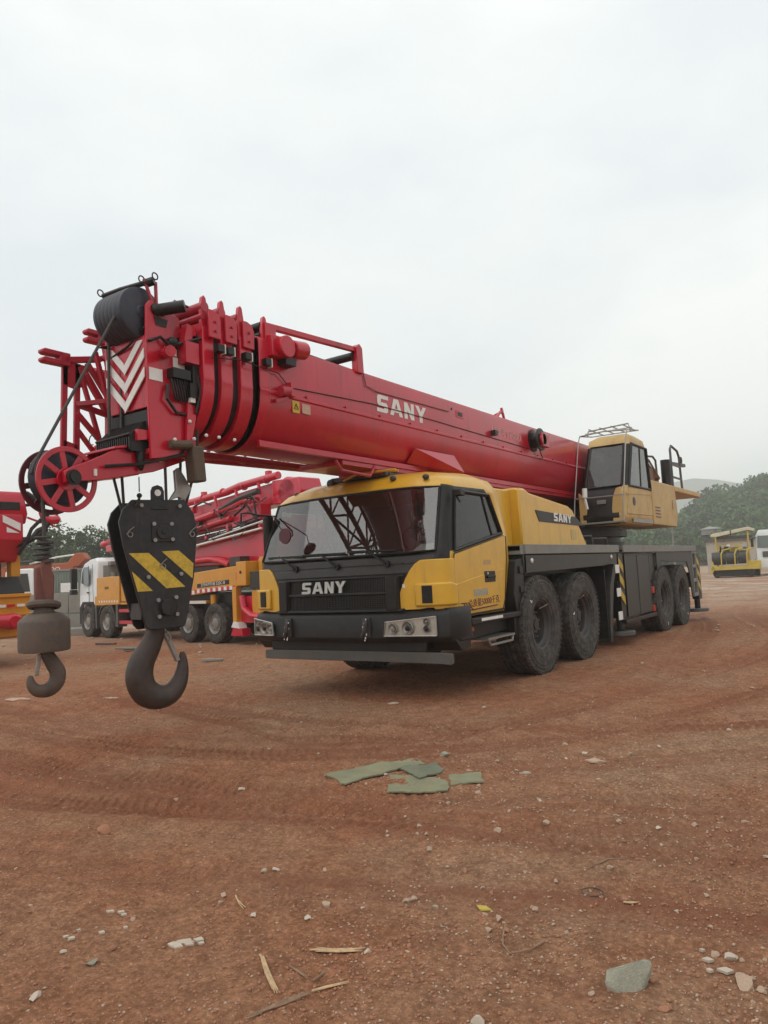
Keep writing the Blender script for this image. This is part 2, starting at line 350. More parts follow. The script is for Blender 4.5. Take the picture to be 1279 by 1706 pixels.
def ground_h(x, y):
    x = np.asarray(x, float); y = np.asarray(y, float)
    d = np.hypot(x-CAM.x, y-CAM.y)
    t, damp = track_field(x, y)
    k = np.clip(1.6-d/60, 0, 1)
    h = fbm(x, y, .25, 3, 1)*.05*np.clip(d/4, .2, 1)
    r = fbm(x, y, 2.2, 4, 2, .55)
    h = h+k*(r*.020+fbm(x, y, 14, 3, 3, .6)*.010+np.maximum(0, vnoise(x*23, y*23, 40)-.27)*.05*np.clip(.5+2*vnoise(x*1.5, y*1.5, 44), 0, 1)+np.maximum(0, vnoise(x*48, y*48, 41)-.28)*.022)+t*k
    # soft falloff under the crane's wheels so the tyres stand on level earth
    for wy in (2.18, 3.63, 7.84, 9.16):
        for sx in (-1.2, 1.2):
            g = np.exp(-(((x-sx)/.35)**2+((y-wy)/.5)**2)); h = h*(1-g)+.012*g
    far = np.clip((d-60)/60, 0, 1); h = h*(1-far)-.2*far*0
    return h, damp
def make_ground():
    c0 = math.atan2(f_.y, f_.x)
    a_in = np.linspace(-rad(32), rad(32), 700); a_l = np.linspace(-PI, -rad(33), 90, endpoint=False); a_r = np.linspace(rad(33), PI, 91)[1:-1]
    ang = np.concatenate([a_l, a_in, a_r])+c0
    rr = np.concatenate([[.25], np.geomspace(1.2, 14, 800), np.geomspace(14.2, 60, 150), np.geomspace(66, 2500, 26)])
    A, R_ = np.meshgrid(ang, rr); x = (CAM.x+R_*np.cos(A)).ravel(); y = (CAM.y+R_*np.sin(A)).ravel()
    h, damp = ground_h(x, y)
    n, k = len(ang), len(rr)
    V = np.stack([x, y, h], 1).astype(np.float32)
    I = np.arange(k-1)[:, None]*n+np.arange(n)[None, :]; J = np.arange(k-1)[:, None]*n+(np.arange(n)[None, :]+1) % n
    F = np.stack([I, J, J+n, I+n], -1).reshape(-1, 4)[:, ::-1]
    c = len(V); V = np.vstack([V, [[CAM.x, CAM.y, 0]]]).astype(np.float32)
    T = np.stack([np.full(n, c), np.roll(np.arange(n), -1), np.arange(n)], 1)[:, ::-1]
    me = bpy.data.meshes.new('ground'); me.vertices.add(len(V)); me.vertices.foreach_set('co', V.ravel())
    nl = F.size+T.size; me.loops.add(nl); me.loops.foreach_set('vertex_index', np.concatenate([F.ravel(), T.ravel()]).astype(np.int32))
    me.polygons.add(len(F)+len(T)); st = np.concatenate([np.arange(len(F))*4, F.size+np.arange(len(T))*3]).astype(np.int32)
    me.polygons.foreach_set('loop_start', st); me.update(calc_edges=True); me.shade_smooth()
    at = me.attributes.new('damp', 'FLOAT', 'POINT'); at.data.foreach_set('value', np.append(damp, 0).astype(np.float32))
    o = bpy.data.objects.new('ground', me); S.collection.objects.link(o); tag(o, kind='structure')
    M = bpy.data.materials.new('red_dirt'); M.use_nodes = True; t = M.node_tree; N = t.nodes; L = t.links; b = N['Principled BSDF']
    b.inputs['Roughness'].default_value = .92; b.inputs['Specular IOR Level'].default_value = .2
    tc = N.new('ShaderNodeTexCoord')
    def noise(sc, det=6, ro=.6, dist=0):
        q = N.new('ShaderNodeTexNoise'); q.inputs['Scale'].default_value = sc; q.inputs['Detail'].default_value = det; q.inputs['Roughness'].default_value = ro; q.inputs['Distortion'].default_value = dist
        L.new(tc.outputs['Object'], q.inputs['Vector']); return q.outputs[0]
    def ramp(src, a, b2, lo=0, hi=1):
        q = N.new('ShaderNodeMapRange'); q.inputs[1].default_value = a; q.inputs[2].default_value = b2; q.inputs[3].default_value = lo; q.inputs[4].default_value = hi; L.new(src, q.inputs[0]); return q.outputs[0]
    def mix(fac, c1, c2, mode='MIX'):
        q = N.new('ShaderNodeMix'); q.data_type = 'RGBA'; q.blend_type = mode
        if isinstance(fac, float): q.inputs[0].default_value = fac
        else: L.new(fac, q.inputs[0])
        for i, c in ((6, c1), (7, c2)):
            if isinstance(c, tuple): q.inputs[i].default_value = (*c, 1)
            else: L.new(c, q.inputs[i])
        return q.outputs[2]
    col = mix(ramp(noise(.55, 5), .38, .62), (.47, .190, .094), (.52, .262, .148))
    col = mix(ramp(noise(.35, 6, .65), .46, .66, 0, .75), col, (.52, .34, .215))
    col = mix(ramp(noise(7, 6, .7), .35, .68), mix(1.0, col, (.64, .61, .58), 'MULTIPLY'), col)
    col = mix(ramp(noise(45, 4, .7), .40, .66), mix(1.0, col, (.58, .55, .53), 'MULTIPLY'), col)
    col = mix(ramp(noise(90, 2, .5), .64, .74, 0, .5), col, (.66, .50, .38))
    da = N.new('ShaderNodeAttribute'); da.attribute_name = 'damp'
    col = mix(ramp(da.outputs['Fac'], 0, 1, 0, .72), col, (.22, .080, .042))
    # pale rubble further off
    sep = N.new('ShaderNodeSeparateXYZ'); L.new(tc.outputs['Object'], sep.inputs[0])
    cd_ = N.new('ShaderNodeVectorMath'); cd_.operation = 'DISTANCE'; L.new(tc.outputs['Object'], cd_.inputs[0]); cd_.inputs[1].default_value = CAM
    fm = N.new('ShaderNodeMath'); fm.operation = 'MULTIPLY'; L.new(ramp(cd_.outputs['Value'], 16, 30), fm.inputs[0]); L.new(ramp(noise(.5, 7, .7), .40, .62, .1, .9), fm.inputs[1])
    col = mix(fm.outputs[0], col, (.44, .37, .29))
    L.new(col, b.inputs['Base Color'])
    bp = N.new('ShaderNodeBump'); bp.inputs['Strength'].default_value = 1; bp.inputs['Distance'].default_value = .02
    ad = N.new('ShaderNodeMath'); ad.operation = 'ADD'; L.new(noise(60, 5, .7), ad.inputs[0]); L.new(noise(16, 5, .65), ad.inputs[1])
    L.new(ad.outputs[0], bp.inputs['Height']); L.new(bp.outputs[0], b.inputs['Normal'])
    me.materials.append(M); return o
make_ground()
def gz(x, y): return float(ground_h(np.array([x]), np.array([y]))[0][0])

# ================================================================== MOBILE CRANE
crane = thing('mobile_crane', 'large four axle mobile crane with yellow driver cab and long red telescopic boom', 'crane')
# ---- chassis and deck
b = MB()
for s_ in (-1, 1): b.box(s_*.35-.06, s_*.35+.06, .4, 10.9, .72, 1.42)
for y in (1.2, 2.9, 4.9, 5.9, 7.2, 8.5, 9.9): b.box(-.4, .4, y-.1, y+.1, .75, 1.3)
b.box(-.55, .55, 4.3, 7.2, .62, 1.1); b.box(-.74, .74, 1.9, 4.7, .95, 1.42); b.box(-.74, .74, 7.3, 10.3, .95, 1.42); b.box(-1.0, 1.0, 2.3, 4.3, 1.0, 1.4)
chassis = b.build('chassis', BLK, crane)
b = MB(); b.box(-1.37, 1.37, 1.72, 5.36, 1.49, 1.552); b.box(-1.37, 1.37, 5.55, 10.66, 1.49, 1.552); b.box(-1.2, 1.2, 5.36, 5.55, 1.45, 1.53)
deck = b.build('deck', DECK, crane, .004)
b = MB()
for s_ in (-1, 1):
    for y0, y1 in ((1.82, 5.34), (5.58, 10.64)):
        b.box(s_*1.385-.012, s_*1.385+.012, y0, y1, 1.452, 1.566); b.box(s_*1.36-.03, s_*1.36+.012, y0, y1, 1.448, 1.462)
b.build('deck_edge', GRY, deck, .003)
b = MB(); b.prism([(1.72, 1.45), (1.82, 1.45), (1.82, 1.56), (1.72, 1.56)], 'X', 1.20, 1.374)
b.build('deck_corner', GRY, deck)
# side valances over the wheels
def fender(sx):
    b = MB(); X0, X1 = sx*1.352, sx*1.375
    b.prism([(1.78, 1.44), (5.28, 1.44), (5.26, 1.26), (4.95, 1.275), (4.62, 1.258), (1.80, 1.222)], 'X', X0, X1)
    b.prism([(5.26, 1.26), (5.12, 1.27), (4.86, .95), (4.74, .40), (4.72, .12), (4.80, .12), (4.92, .62), (5.05, 1.0)], 'X', sx*1.20, X1)
    b.box(sx*.75, sx*1.35, 1.84, 4.6, 1.40, 1.425)
    b.prism([(1.80, 1.44), (1.80, 1.21), (1.86, 1.21), (1.86, 1.44)], 'X', sx*.75, X1)
    o = b.build('front_fender', DGR, crane, .006)
    q = MB()
    for y, z in ((2.02, 1.37), (5.0, 1.385)): q.sphere((sx*1.378, y, z), .042, 10, sc=(.35, 1, .8))
    q.build('marker_lamp', AMB if False else CHROME, o)
    b = MB()
    b.prism([(7.55, 1.44), (10.25, 1.44), (10.25, .50), (10.12, .50), (9.98, 1.05), (9.80, 1.24), (8.35, 1.25), (7.80, 1.29), (7.62, .95), (7.55, .95)], 'X', X0, X1)
    b.box(sx*.75, sx*1.35, 7.6, 10.2, 1.40, 1.425)
    b.build('rear_fender', DGR, crane, .006)
fender(1); fender(-1)
# black splash panel between door and first wheel
b = MB(); b.prism([(1.68, 1.40), (1.80, 1.40), (1.80, .62), (1.63, .66), (1.56, .80), (1.50, 1.0), (1.60, 1.38)], 'X', 1.10, 1.36)
b.prism([(1.68, 1.40), (1.80, 1.40), (1.80, .62), (1.63, .66), (1.56, .80), (1.50, 1.0), (1.60, 1.38)], 'X', -1.36, -1.10)
sp = b.build('splash_panel', BLKP, crane, .01)
b = MB()
for z in (1.28, 1.05, .86): b.box(1.358, 1.378, 1.66, 1.76, z-.05, z+.03)
b.build('rubber_catch', BLK, sp, .006)
# rear end frame, ladder like
b = MB()
for s_ in (-1, 1):
    b.box(s_*1.36-.03, s_*1.36+.02, 10.28, 10.34, .50, 1.46); b.box(s_*1.36-.03, s_*1.36+.02, 10.60, 10.66, .50, 1.46)
    for z in (.50, .80, 1.10, 1.40): b.box(s_*1.36-.028, s_*1.36+.018, 10.34, 10.60, z, z+.07)
b.build('rear_frame', GRY, crane, .004)
# outriggers: box beams front and rear with chevrons
def outrigger(y0, y1, zt, name='outrigger'):
    b = MB(); b.box(-1.33, 1.33, y0, y1, .68, 1.0)
    for s_ in (-1, 1): b.box(s_*1.31-.09, s_*1.31+.05, y0+.02, y1-.02, .42, zt); b.cyl((s_*1.28, (y0+y1)/2, .22), (s_*1.28, (y0+y1)/2, .5), .06)
    o = b.build(name, BLK, crane, .006)
    b = MB()
    for s_ in (-1, 1): b.cyl((s_*1.25, (y0+y1)/2, .15), (s_*1.25, (y0+y1)/2, .22), .25, 24)
    b.build('foot_plate', FRA, o, .01)
    q = MB(); z = zt-.06; k = 0; a0, a1 = y0+.0, y0+.20
    while z > .72:
        q.prism([(a0, z), (a1, z-.13), (a1, z-.26), (a0, z-.13)], 'X', 1.366, 1.372); z -= .25
    q.build('hazard_stripe', WARN, o)
    return o
of = outrigger(5.36, 5.62, 1.44)
orr = outrigger(10.72, 11.05, 1.40)
for z in (1.19, .83, .47):
    b = MB(); b.box(1.378, 1.388, 5.13, 5.32, z-.06, z+.07); b.build('reflector_plate', LET, crane, .003)
# side lockers between the axles
b = MB(); b.box(.75, 1.34, 5.66, 7.10, .40, 1.44); lk = b.build('side_locker', BLK, crane, .01)
for y0 in (5.70, 6.42):
    q = MB(); q.box(1.342, 1.358, y0, y0+.665, .42, 1.41); q.build('locker_door', DGR, lk, .006)
b = MB()
for y in (5.70, 6.38, 7.09): b.box(1.36, 1.366, y-.008, y+.008, .42, 1.41)
b.box(1.36, 1.366, 5.70, 7.09, 1.41, 1.425); b.build('door_trim', FRA, lk)
b = MB(); b.box(1.30, 1.40, 5.45, 7.2, .33, .39); b.build('locker_rail', BLK, lk, .006)
b = MB(); b.box(-1.34, -.75, 5.66, 7.10, .40, 1.44); b.build('side_locker', DGR, crane, .01)
b = MB(); b.box(1.0, 1.33, 7.12, 7.56, .95, 1.44); b.build('side_locker', DGR, crane, .01)
for z in (.78, .46):
    q = MB(); q.box(1.24, 1.37, 7.18, 7.46, z-.055, z+.055); q.build('red_marker', REFL, crane, .008)
# ---- wheels
def wheel_proto():
    # disc faces +X; outer sidewall at x = 0
    b = MB(); b.lathe([(.300, -.05), (.292, -.03), (.275, -.04), (.262, -.075), (.235, -.095), (.225, -.17), (.222, -.185), (.150, -.19), (.135, -.165), (.118, -.165), (.118, -.12), (.10, -.105), (.07, -.105), (.065, -.09), (0.001, -.088)], (0, 0, 0), 'X', 40, cap=False)
    b.lathe([(.262, -.36), (.275, -.33), (.255, -.29), (.24, -.20), (.235, -.10)], (0, 0, 0), 'X', 40, cap=False)
    rim = b.build('wheel', RIM, None, angle=30)
    t = MB()
    P = [(.27, -.37), (.31, -.385), (.40, -.39), (.50, -.375), (.558, -.352)]
    for x0 in (-.335, -.268, -.201, -.134, -.067): P += [(.595, x0), (.596, x0+.052), (.580, x0+.055), (.580, x0+.062)] if x0 < -.08 else [(.596, x0), (.595, x0+.040)]
    P += [(.580, -.018), (.560, -.006), (.548, -.010), (.52, .002), (.50, -.002), (.49, .006), (.42, .010), (.40, .006), (.395, .011), (.335, .004), (.325, -.008), (.305, -.012), (.292, -.03)]
    t.lathe(P, (0, 0, 0), 'X', 72, cap=False)
    for k in range(60):
        a = 2*PI*k/60
        for xc in (-.335, -.028):
            R = Matrix.Rotation(a, 3, 'X'); t.cbox(R@Vector((xc, 0, .5795)), (.05, .034, .026), R)
    ty = t.build('tyre', TYRE, rim, angle=28)
    mk = MB(); mk.cbox((.0105, 0, .46), (.004, .012, .05)); mk.cbox((.0105, .014, .44), (.004, .03, .012)); mk.build('tyre_mark', LET, rim)
    h = MB()
    for k in range(10):
        a = 2*PI*k/10; c = (0, .178*math.cos(a), .178*math.sin(a)); h.cyl((-.19, c[1], c[2]), (-.155, c[1], c[2]), .019, 6); h.cyl((-.155, c[1], c[2]), (-.13, c[1], c[2]), .010, 6)
    h.build('wheel_nuts', STEEL, rim)
    v = MB(); v.tube([(-.10, .22, .02), (-.03, .255, .03), (.0, .275, .035)], .006, 6); v.build('valve_stem', CHROME, rim)
    return rim
wp = wheel_proto(); first = True
for y in (2.183, 3.627, 7.84, 9.16):
    for sx in (1, -1):
        w = wp if first else dup(wp); first = False
        w.parent = crane; w.location = (sx*1.405, y, .597)
        w.rotation_euler = (rad(23*y), 0, 0) if sx > 0 else (rad(31*y), 0, PI)
b = MB()
for y in (2.183, 3.627, 7.84, 9.16): b.cyl((-1.2, y, .6), (1.2, y, .6), .09, 12); b.sphere((0, y, .6), .24, 12)
b.build('axle', RIM, crane)
b = MB()
for s_ in (-1, 1):
    b.box(s_*1.1-.2, s_*1.1+.25, 4.70, 4.72, .18, 1.2)
b.build('mud_flap', BLKP, crane)

# ---- driver cab : grid of control points, mirrored in X
lev = [  # per level: 11 columns (x, y, z)
 [(0, -.05, .90), (.45, -.045, .90), (.85, -.02, .90), (1.17, .05, .90), (1.24, .12, .90), (1.27, .22, .90), (1.275, .30, .82), (1.275, 1.33, .82), (1.275, 1.40, .82), (1.24, 1.44, .82), (0, 1.44, .82)],
 [(0, -.03, 1.36), (.45, -.025, 1.36), (.85, .00, 1.36), (1.17, .07, 1.36), (1.24, .14, 1.36), (1.27, .23, 1.36), (1.275, .31, 1.30), (1.275, 1.47, 1.38), (1.275, 1.60, 1.38), (1.24, 1.64, 1.38), (0, 1.64, 1.38)],
 [(0, .00, 1.505), (.45, .005, 1.505), (.85, .035, 1.505), (1.19, .11, 1.515), (1.25, .17, 1.51), (1.27, .25, 1.50), (1.27, .33, 1.505), (1.265, 1.46, 1.70), (1.265, 1.61, 1.68), (1.23, 1.65, 1.68), (0, 1.65, 1.68)],
 [(0, .255, 2.20), (.45, .265, 2.20), (.85, .295, 2.195), (1.135, .365, 2.185), (1.185, .405, 2.17), (1.215, .445, 2.15), (1.215, .51, 2.14), (1.21, 1.29, 2.135), (1.21, 1.555, 2.14), (1.17, 1.60, 2.14), (0, 1.60, 2.14)],
 [(0, .27, 2.235), (.45, .28, 2.235), (.85, .31, 2.23), (1.13, .38, 2.215), (1.18, .42, 2.205), (1.21, .46, 2.195), (1.21, .53, 2.19), (1.205, 1.22, 2.20), (1.20, 1.53, 2.205), (1.16, 1.58, 2.205), (0, 1.58, 2.205)],
 [(0, .36, 2.325), (.45, .37, 2.325), (.85, .40, 2.315), (1.08, .47, 2.295), (1.12, .51, 2.29), (1.15, .56, 2.285), (1.155, .63, 2.285), (1.15, 1.18, 2.315), (1.145, 1.45, 2.31), (1.11, 1.49, 2.31), (0, 1.49, 2.31)],
 [(0, .60, 2.41), (.45, .61, 2.41), (.80, .63, 2.40), (.97, .68, 2.375), (1.00, .72, 2.37), (1.03, .77, 2.37), (1.035, .84, 2.375), (1.035, 1.12, 2.385), (1.02, 1.33, 2.375), (.98, 1.37, 2.375), (0, 1.37, 2.39)]]
def full(row): return row + [(-x, y, z) for x, y, z in row[::-1][1:-1]]
G = [full(r) for r in lev]; NC = len(G[0])   # 20 columns round
cols = lambda j: j if j <= 10 else 20-j
def cabface(b, sel, m=0):
    for i in range(len(G)-1):
        for j in range(NC):
            j2 = (j+1) % NC; c = (min(cols(j), cols(j2)))
            mm = sel(i, c)
            if mm is None: continue
            b.add([G[i][j], G[i][j2], G[i+1][j2], G[i+1][j]], [(0, 1, 2, 3)], mm)
def selc(i, c):
    if i == 2 and c in (0, 1, 2): return None
    if i == 2 and c == 6: return None
    if i <= 1 and c <= 3: return 1
    if i <= 2 and c in (3, 4, 5): return 1 if i == 2 or c < 5 else 0
    if i == 3 and c <= 7: return 1 if c in (3, 4, 5, 6) else 0
    return 0
b = MB(); cabface(b, selc); b.add(G[-1], [tuple(range(NC))]); b.add(G[0], [tuple(range(NC))], 1)
cab = b.build('driver_cab', [YEL, BLKP], crane, angle=42)
so = cab.modifiers.new('thickness', 'SOLIDIFY'); so.thickness = .03; so.offset = -1
# weld + rounded edges come from the bevel
bm = bmesh.new(); bm.from_mesh(cab.data); bmesh.ops.remove_doubles(bm, verts=bm.verts, dist=.0005); bmesh.ops.recalc_face_normals(bm, faces=bm.faces); bm.to_mesh(cab.data); bm.free()
def lerp(a, b_, t): return tuple(a[k]+(b_[k]-a[k])*t for k in range(3))
def surf(i, row=None): return G[i]
# windshield pane
b = MB(); rows = []
for t in np.linspace(-.012, 1.012, 5):
    r = []
    for j in (17, 18, 19, 0, 1, 2, 3):
        p = lerp(G[2][j], G[3][j], t); r.append((p[0], p[1]-.012, p[2]))
    rows.append(r)
b.loft(rows, closed=False, caps=False)
ws = b.build('windshield', GLASS, cab, angle=60)
b = MB()
edge = [lerp(G[2][j], G[3][j], 0) for j in (17, 18, 19, 0, 1, 2, 3)]+[lerp(G[2][j], G[3][j], 1) for j in (3, 2, 1, 0, 19, 18, 17)]
b.tube([(x, y-.014, z) for x, y, z in edge], .014, 6, closed=True)
b.build('windshield_seal', BLK, cab)
# side windows
for sgn in (1, -1):
    J = (6, 7) if sgn == 1 else (14, 13)
    a, c_, d, e = G[2][J[0]], G[2][J[1]], G[3][J[1]], G[3][J[0]]
    b = MB(); b.add([(x-.006*sgn, y, z) for x, y, z in (a, c_, d, e)], [(0, 1, 2, 3)]); b.build('side_window', GLASD, cab)
    b = MB()
    b.tube([(x+.004*sgn, y, z) for x, y, z in (a, c_, d, e)], .022, 6, closed=True)
    b.build('window_seal', BLKP, cab)
    b = MB(); p, q = lerp(a, c_, .80), lerp(e, d, .80); b.bar((p[0], p[1], p[2]), (q[0], q[1], q[2]), .012, .012); b.build('window_divider', BLKP, cab)
# ---- front surface helpers
def yf(x, z):   # cab front between z .9 and 1.5
    ax = abs(x); xs = [0, .45, .85, 1.17, 1.24, 1.27]
    t = (z-.90)/.6; ya = np.interp(ax, xs, [-.05, -.045, -.02, .05, .12, .22]); yb = np.interp(ax, xs, [0, .005, .035, .11, .17, .25])
    return float(ya*(1-t)+yb*t)
def skin(strips, off, th, name, mt, parent, bevel=.008, sgn=1):
    # strips: (path point x,y function of position) -> list of (x, y, nx, ny, zlo, zhi)
    o, i = [], []
    vs = []; fs = []
    for (x, y, nx, ny, lo, hi) in strips:
        vs += [(sgn*(x+nx*off), y+ny*off, lo), (sgn*(x+nx*off), y+ny*off, hi), (sgn*(x+nx*(off-th)), y+ny*(off-th), lo), (sgn*(x+nx*(off-th)), y+ny*(off-th), hi)]
    n = len(strips)
    for k in range(n-1):
        a = k*4; c = a+4
        fs += [(a, c, c+1, a+1), (a+2, a+3, c+3, c+2), (a, a+2, c+2, c), (a+1, c+1, c+3, a+3)]
    fs += [(0, 1, 3, 2), ((n-1)*4, (n-1)*4+2, (n-1)*4+3, (n-1)*4+1)]
    b = MB(); b.add(vs, fs); return b.build(name, mt, parent, bevel, angle=40)
def cpos(u):   # u = arc along the front-right corner; returns x, y, nx, ny
    if u < 1.17: x = u; y = yf(x, 1.15); return x, y, .12 if x > .6 else 0, -1
    t = min(1, (u-1.17)/.26); a = t*PI/2
    x = 1.175+.105*math.sin(a); y = .075+.17*(1-math.cos(a)); nx, ny = math.sin(a), -math.cos(a)
    if u > 1.43: y += (u-1.43)
    return x, y, nx, ny
# yellow corner panels (lower lamp surround and upper cheek)
for sg in (1, -1):
    st = []
    for u in (.76, .79, .83, .88, .93, .98, 1.04, 1.10, 1.17, 1.22, 1.27, 1.32, 1.37, 1.42, 1.46):
        hi = .93+.50*math.sin(min(1, (u-.755)/.32)*PI/2)**.8; hi = min(hi, 1.425)
        x, y, nx, ny = cpos(u); st.append((x, y, nx, ny, .925+.0*u, hi))
    pn = skin(st, .022, .035, 'corner_panel', YEL, cab, .008, sg)
    st = [(*cpos(u), .96, 1.19) for u in (.98, 1.04, 1.10, 1.17, 1.22, 1.27, 1.32, 1.37, 1.42, 1.45)]
    st = [(x, y, nx, ny, lo, hi-(.0 if k < 8 else .02)) for k, (x, y, nx, ny, lo, hi) in enumerate(st)]
    skin(st, .055, .05, 'air_duct', YEL, cab, .016, sg)
    b = MB()
    for k in range(7):
        z = 1.003+k*.024; p0 = cpos(1.07); p1 = cpos(1.16)
        b.bar((sg*p0[0], p0[1]-.062, z), (sg*(p1[0]+.01), p1[1]-.058, z), .012, .016)
    x0, y0 = cpos(1.065)[:2]; x1, y1 = cpos(1.165)[:2]
    b.add([(sg*x0, y0-.0575, .99), (sg*(x1+.008), y1-.0565, .99), (sg*(x1+.008), y1-.0565, 1.165), (sg*x0, y0-.0575, 1.165)], [(0, 1, 2, 3)])
    b.build('vent_grille', BLK, cab)
# black front: cowl steps, grille recess, mesh, slats
b = MB()
def xs(n, a=1.14): return np.linspace(-a, a, n)
def rail(z0, z1, off, a=1.14, th=.03, bb=None):
    rings = []
    for x in xs(17, a):
        y = yf(x, (z0+z1)/2)-off; rings.append([(x, y, z0), (x, y+(z1-z0)*.12, z1), (x, y+th, z1), (x, y+th, z0)])
    bb.loft(rings)
rail(1.295, 1.385, .030, 1.12, bb=b); rail(1.395, 1.475, .022, 1.17, bb=b)
b.build('cowl', DGR, cab, .008)
b = MB(); rail(1.262, 1.285, .045, .86, .05, b); rail(1.095, 1.125, .05, .80, .06, b); rail(.915, .945, .05, .86, .06, b)
for sg in (-1, 1): b.prism([(sg*.80, -.075), (sg*.68, -.085), (sg*.66, -.03), (sg*.82, -.01)], 'Z', .93, 1.27)
gr = b.build('grille_frame', BLKP, cab, .008)
b = MB()   # honeycomb: crossed fine bars in two bays
for (z0, z1) in ((.95, 1.09), (1.13, 1.26)):
    for k in range(62):
        x = -.64+k*.0210; b.bar((x, yf(x, z0)-.018, z0), (x, yf(x, z1)-.018, z1), .005, .004)
    z = z0
    while z < z1: b.bar((-.66, yf(.6, z)-.018, z), (.66, yf(.6, z)-.018, z), .005, .004); z += .021
gm = b.build('grille_mesh', DGR, cab); gm['kind'] = 'stuff'
MF = lambda x, z, off: frame((x, yf(x, z)-off, z), (1, .02, 0), (0, .1, 1))
sany('maker_lettering', MF(-.125, 1.187, .062), .125, .60, SILV, cab, .012)
b = MB()
for x, z in ((.72, 1.115), (.86, 1.17)): b.cbox((x, yf(x, z)-.02, z), (.03, .01, .035))
b.build('paint_chip', LET, cab)
# ---- bumper
BP = [(-1.30, .34), (-1.345, .17), (-1.30, .06), (-1.15, .0), (-.70, -.075), (-.3, -.085), (.3, -.085), (.70, -.075), (1.15, .0), (1.33, .06), (1.375, .17), (1.375, .42)]
b = MB(); rings = []
for x, y in BP:
    s_ = 1 if x > 0 else -1; ix, iy = (x-s_*.16 if abs(x) > 1.1 else x), y+.12
    rings.append([(x-.0*s_, y+.045, .60), (x, y, .645), (x, y, .86), (x-.01*s_, y+.02, .905), (x-.03*s_, y+.06, .935), (ix, iy, .935), (ix, iy, .60)])
b.loft(rings); bump = b.build('bumper', BLKP, cab, .01, angle=30)
b = MB(); b.box(-1.05, 1.05, .05, .5, .50, .62); b.prism([(-.8, .16), (.8, .16), (.8, .50), (-.8, .5)], 'Z', .42, .5)
b.prism([(.10, .62), (.42, .62), (.42, .52), (.22, .50)], 'X', .9, 1.36); b.prism([(.10, .62), (.42, .62), (.42, .52), (.22, .50)], 'X', -1.33, -.9)
b.build('bumper_skirt', BLK, cab, .01)
def ypath(x):
    return float(np.interp(x, [p[0] for p in BP[2:10]], [p[1] for p in BP[2:10]]))
for sg in (1, -1):
    xi, xo = .655, 1.215; 
    if sg == -1: xi, xo = .90, 1.28
    P = [(sg*xi, .675), (sg*xo, .672), (sg*xo, .862), (sg*(xi+.02), .815)]
    b = MB(); q = [(x, ypath(x)-.030, z) for x, z in P]; q2 = [(x, y+.012, z) for x, y, z in q]
    b.add(q+q2, [(4, 5, 6, 7)]+[(k, (k+1) % 4, 4+(k+1) % 4, 4+k) for k in range(4)])
    hl = b.build('headlight', LAMP, cab)
    f = lambda t: xi+(xo-xi)*t
    b = MB()
    for t, z, r in ((.17, .745, .055), (.46, .752, .068), (.82, .810, .034), (.82, .738, .038)):
        x = sg*f(t); y = ypath(x); b.lathe([(r, -.004), (r*.92, -.012), (r*.7, .004), (r*.45, .012), (r*.42, -.003), (.001, -.008)], (x, y-.024, z), 'Y', 20, cap=False)
    b.build('reflector_bowl', STEEL, hl, angle=50)
    b = MB()
    for t, z, r in ((.46, .752, .028), (.82, .738, .022)): x = sg*f(t); b.sphere((x, ypath(x)-.030, z), r, 12, sc=(1, .4, 1))
    b.build('bulb', BLK, hl)
    b = MB(); b.add([(x, y-.012, z) for x, y, z in q], [(0, 1, 2, 3)]); b.build('lens', LENS, hl)
    b = MB(); b.tube([(x, y-.010, z) for x, y, z in q], .0045, 6, closed=True); b.build('lamp_bezel', CHROME, hl)
# tow hooks with mud
for x in (-.66, .17+.25):
    b = MB(); b.tube([(x, -.09, .84), (x+.02, -.13, .80), (x+.01, -.14, .72), (x-.03, -.12, .67), (x-.04, -.10, .70)], .022, 8)
    b.box(x-.05, x+.05, -.10, -.07, .66, .86)
    b.build('tow_hook', RIM, cab, .005)
    q = MB()
    for k in range(7): q.sphere((x+random.uniform(-.04, .05), -.11+random.uniform(-.03, .01), random.uniform(.62, .85)), random.uniform(.006, .014), 6, sc=(1, .6, 1.4))
    q.build('mud_splash', LET, cab)
# low steel bar under the bumper
b = MB(); b.loft([[(x, y, z0), (x, y, z1), (x, y+.07, z1-.01), (x, y+.07, z0+.01)] for x, y, z0, z1 in
    ((-1.19, .08, .405, .475), (-1.15, .055, .395, .50), (-.4, .05, .392, .505), (.4, .05, .392, .505), (1.2, .055, .385, .50), (1.31, .075, .375, .495))])
bar_ = b.build('underrun_bar', FRA, crane, .008)
b = MB()
for x in (-.75, -.1, .42, .9): b.bar((x, .10, .45), (x, .22, .66), .06, .05)
b.build('bar_bracket', BLK, bar_)
# ---- door panel, handle, stripe, writing
def side(y, z): # x of cab side
    return 1.277 if z < 1.5 else 1.277-(z-1.5)*.09
b = MB(); P = [(.285, .835), (1.335, .845), (1.40, .95), (1.50, 1.40), (1.52, 1.655), (1.44, 1.665), (.31, 1.465), (.285, 1.40)]
b.prism(P, 'X', 1.272, 1.290); door = b.build('door', YEL, cab, .007)
b = MB(); b.prism([(.33, .88), (.33, 1.16), (.62, 1.205), (1.40, 1.30), (1.36, 1.05), (1.25, .90)], 'X', 1.286, 1.296); b.build('door_panel', YEL, cab, .008)
b = MB(); b.prism([(.27, .845), (1.36, .855), (1.36, .835), (.27, .825)], 'X', 1.272, 1.297)
b.build('door_sill', BLKP, cab)
b = MB(); b.tube([(1.292, .274, .84), (1.292, .278, 1.40), (1.288, .300, 1.475), (1.288, 1.44, 1.672), (1.290, 1.525, 1.662), (1.290, 1.508, 1.40), (1.290, 1.412, .95), (1.290, 1.345, .842)], .0055, 5); b.build('door_gap', BLK, cab)
b = MB(); b.box(1.294, 1.301, .93, 1.18, 1.155, 1.275); dh = b.build('handle_recess', BLK, cab, .02)
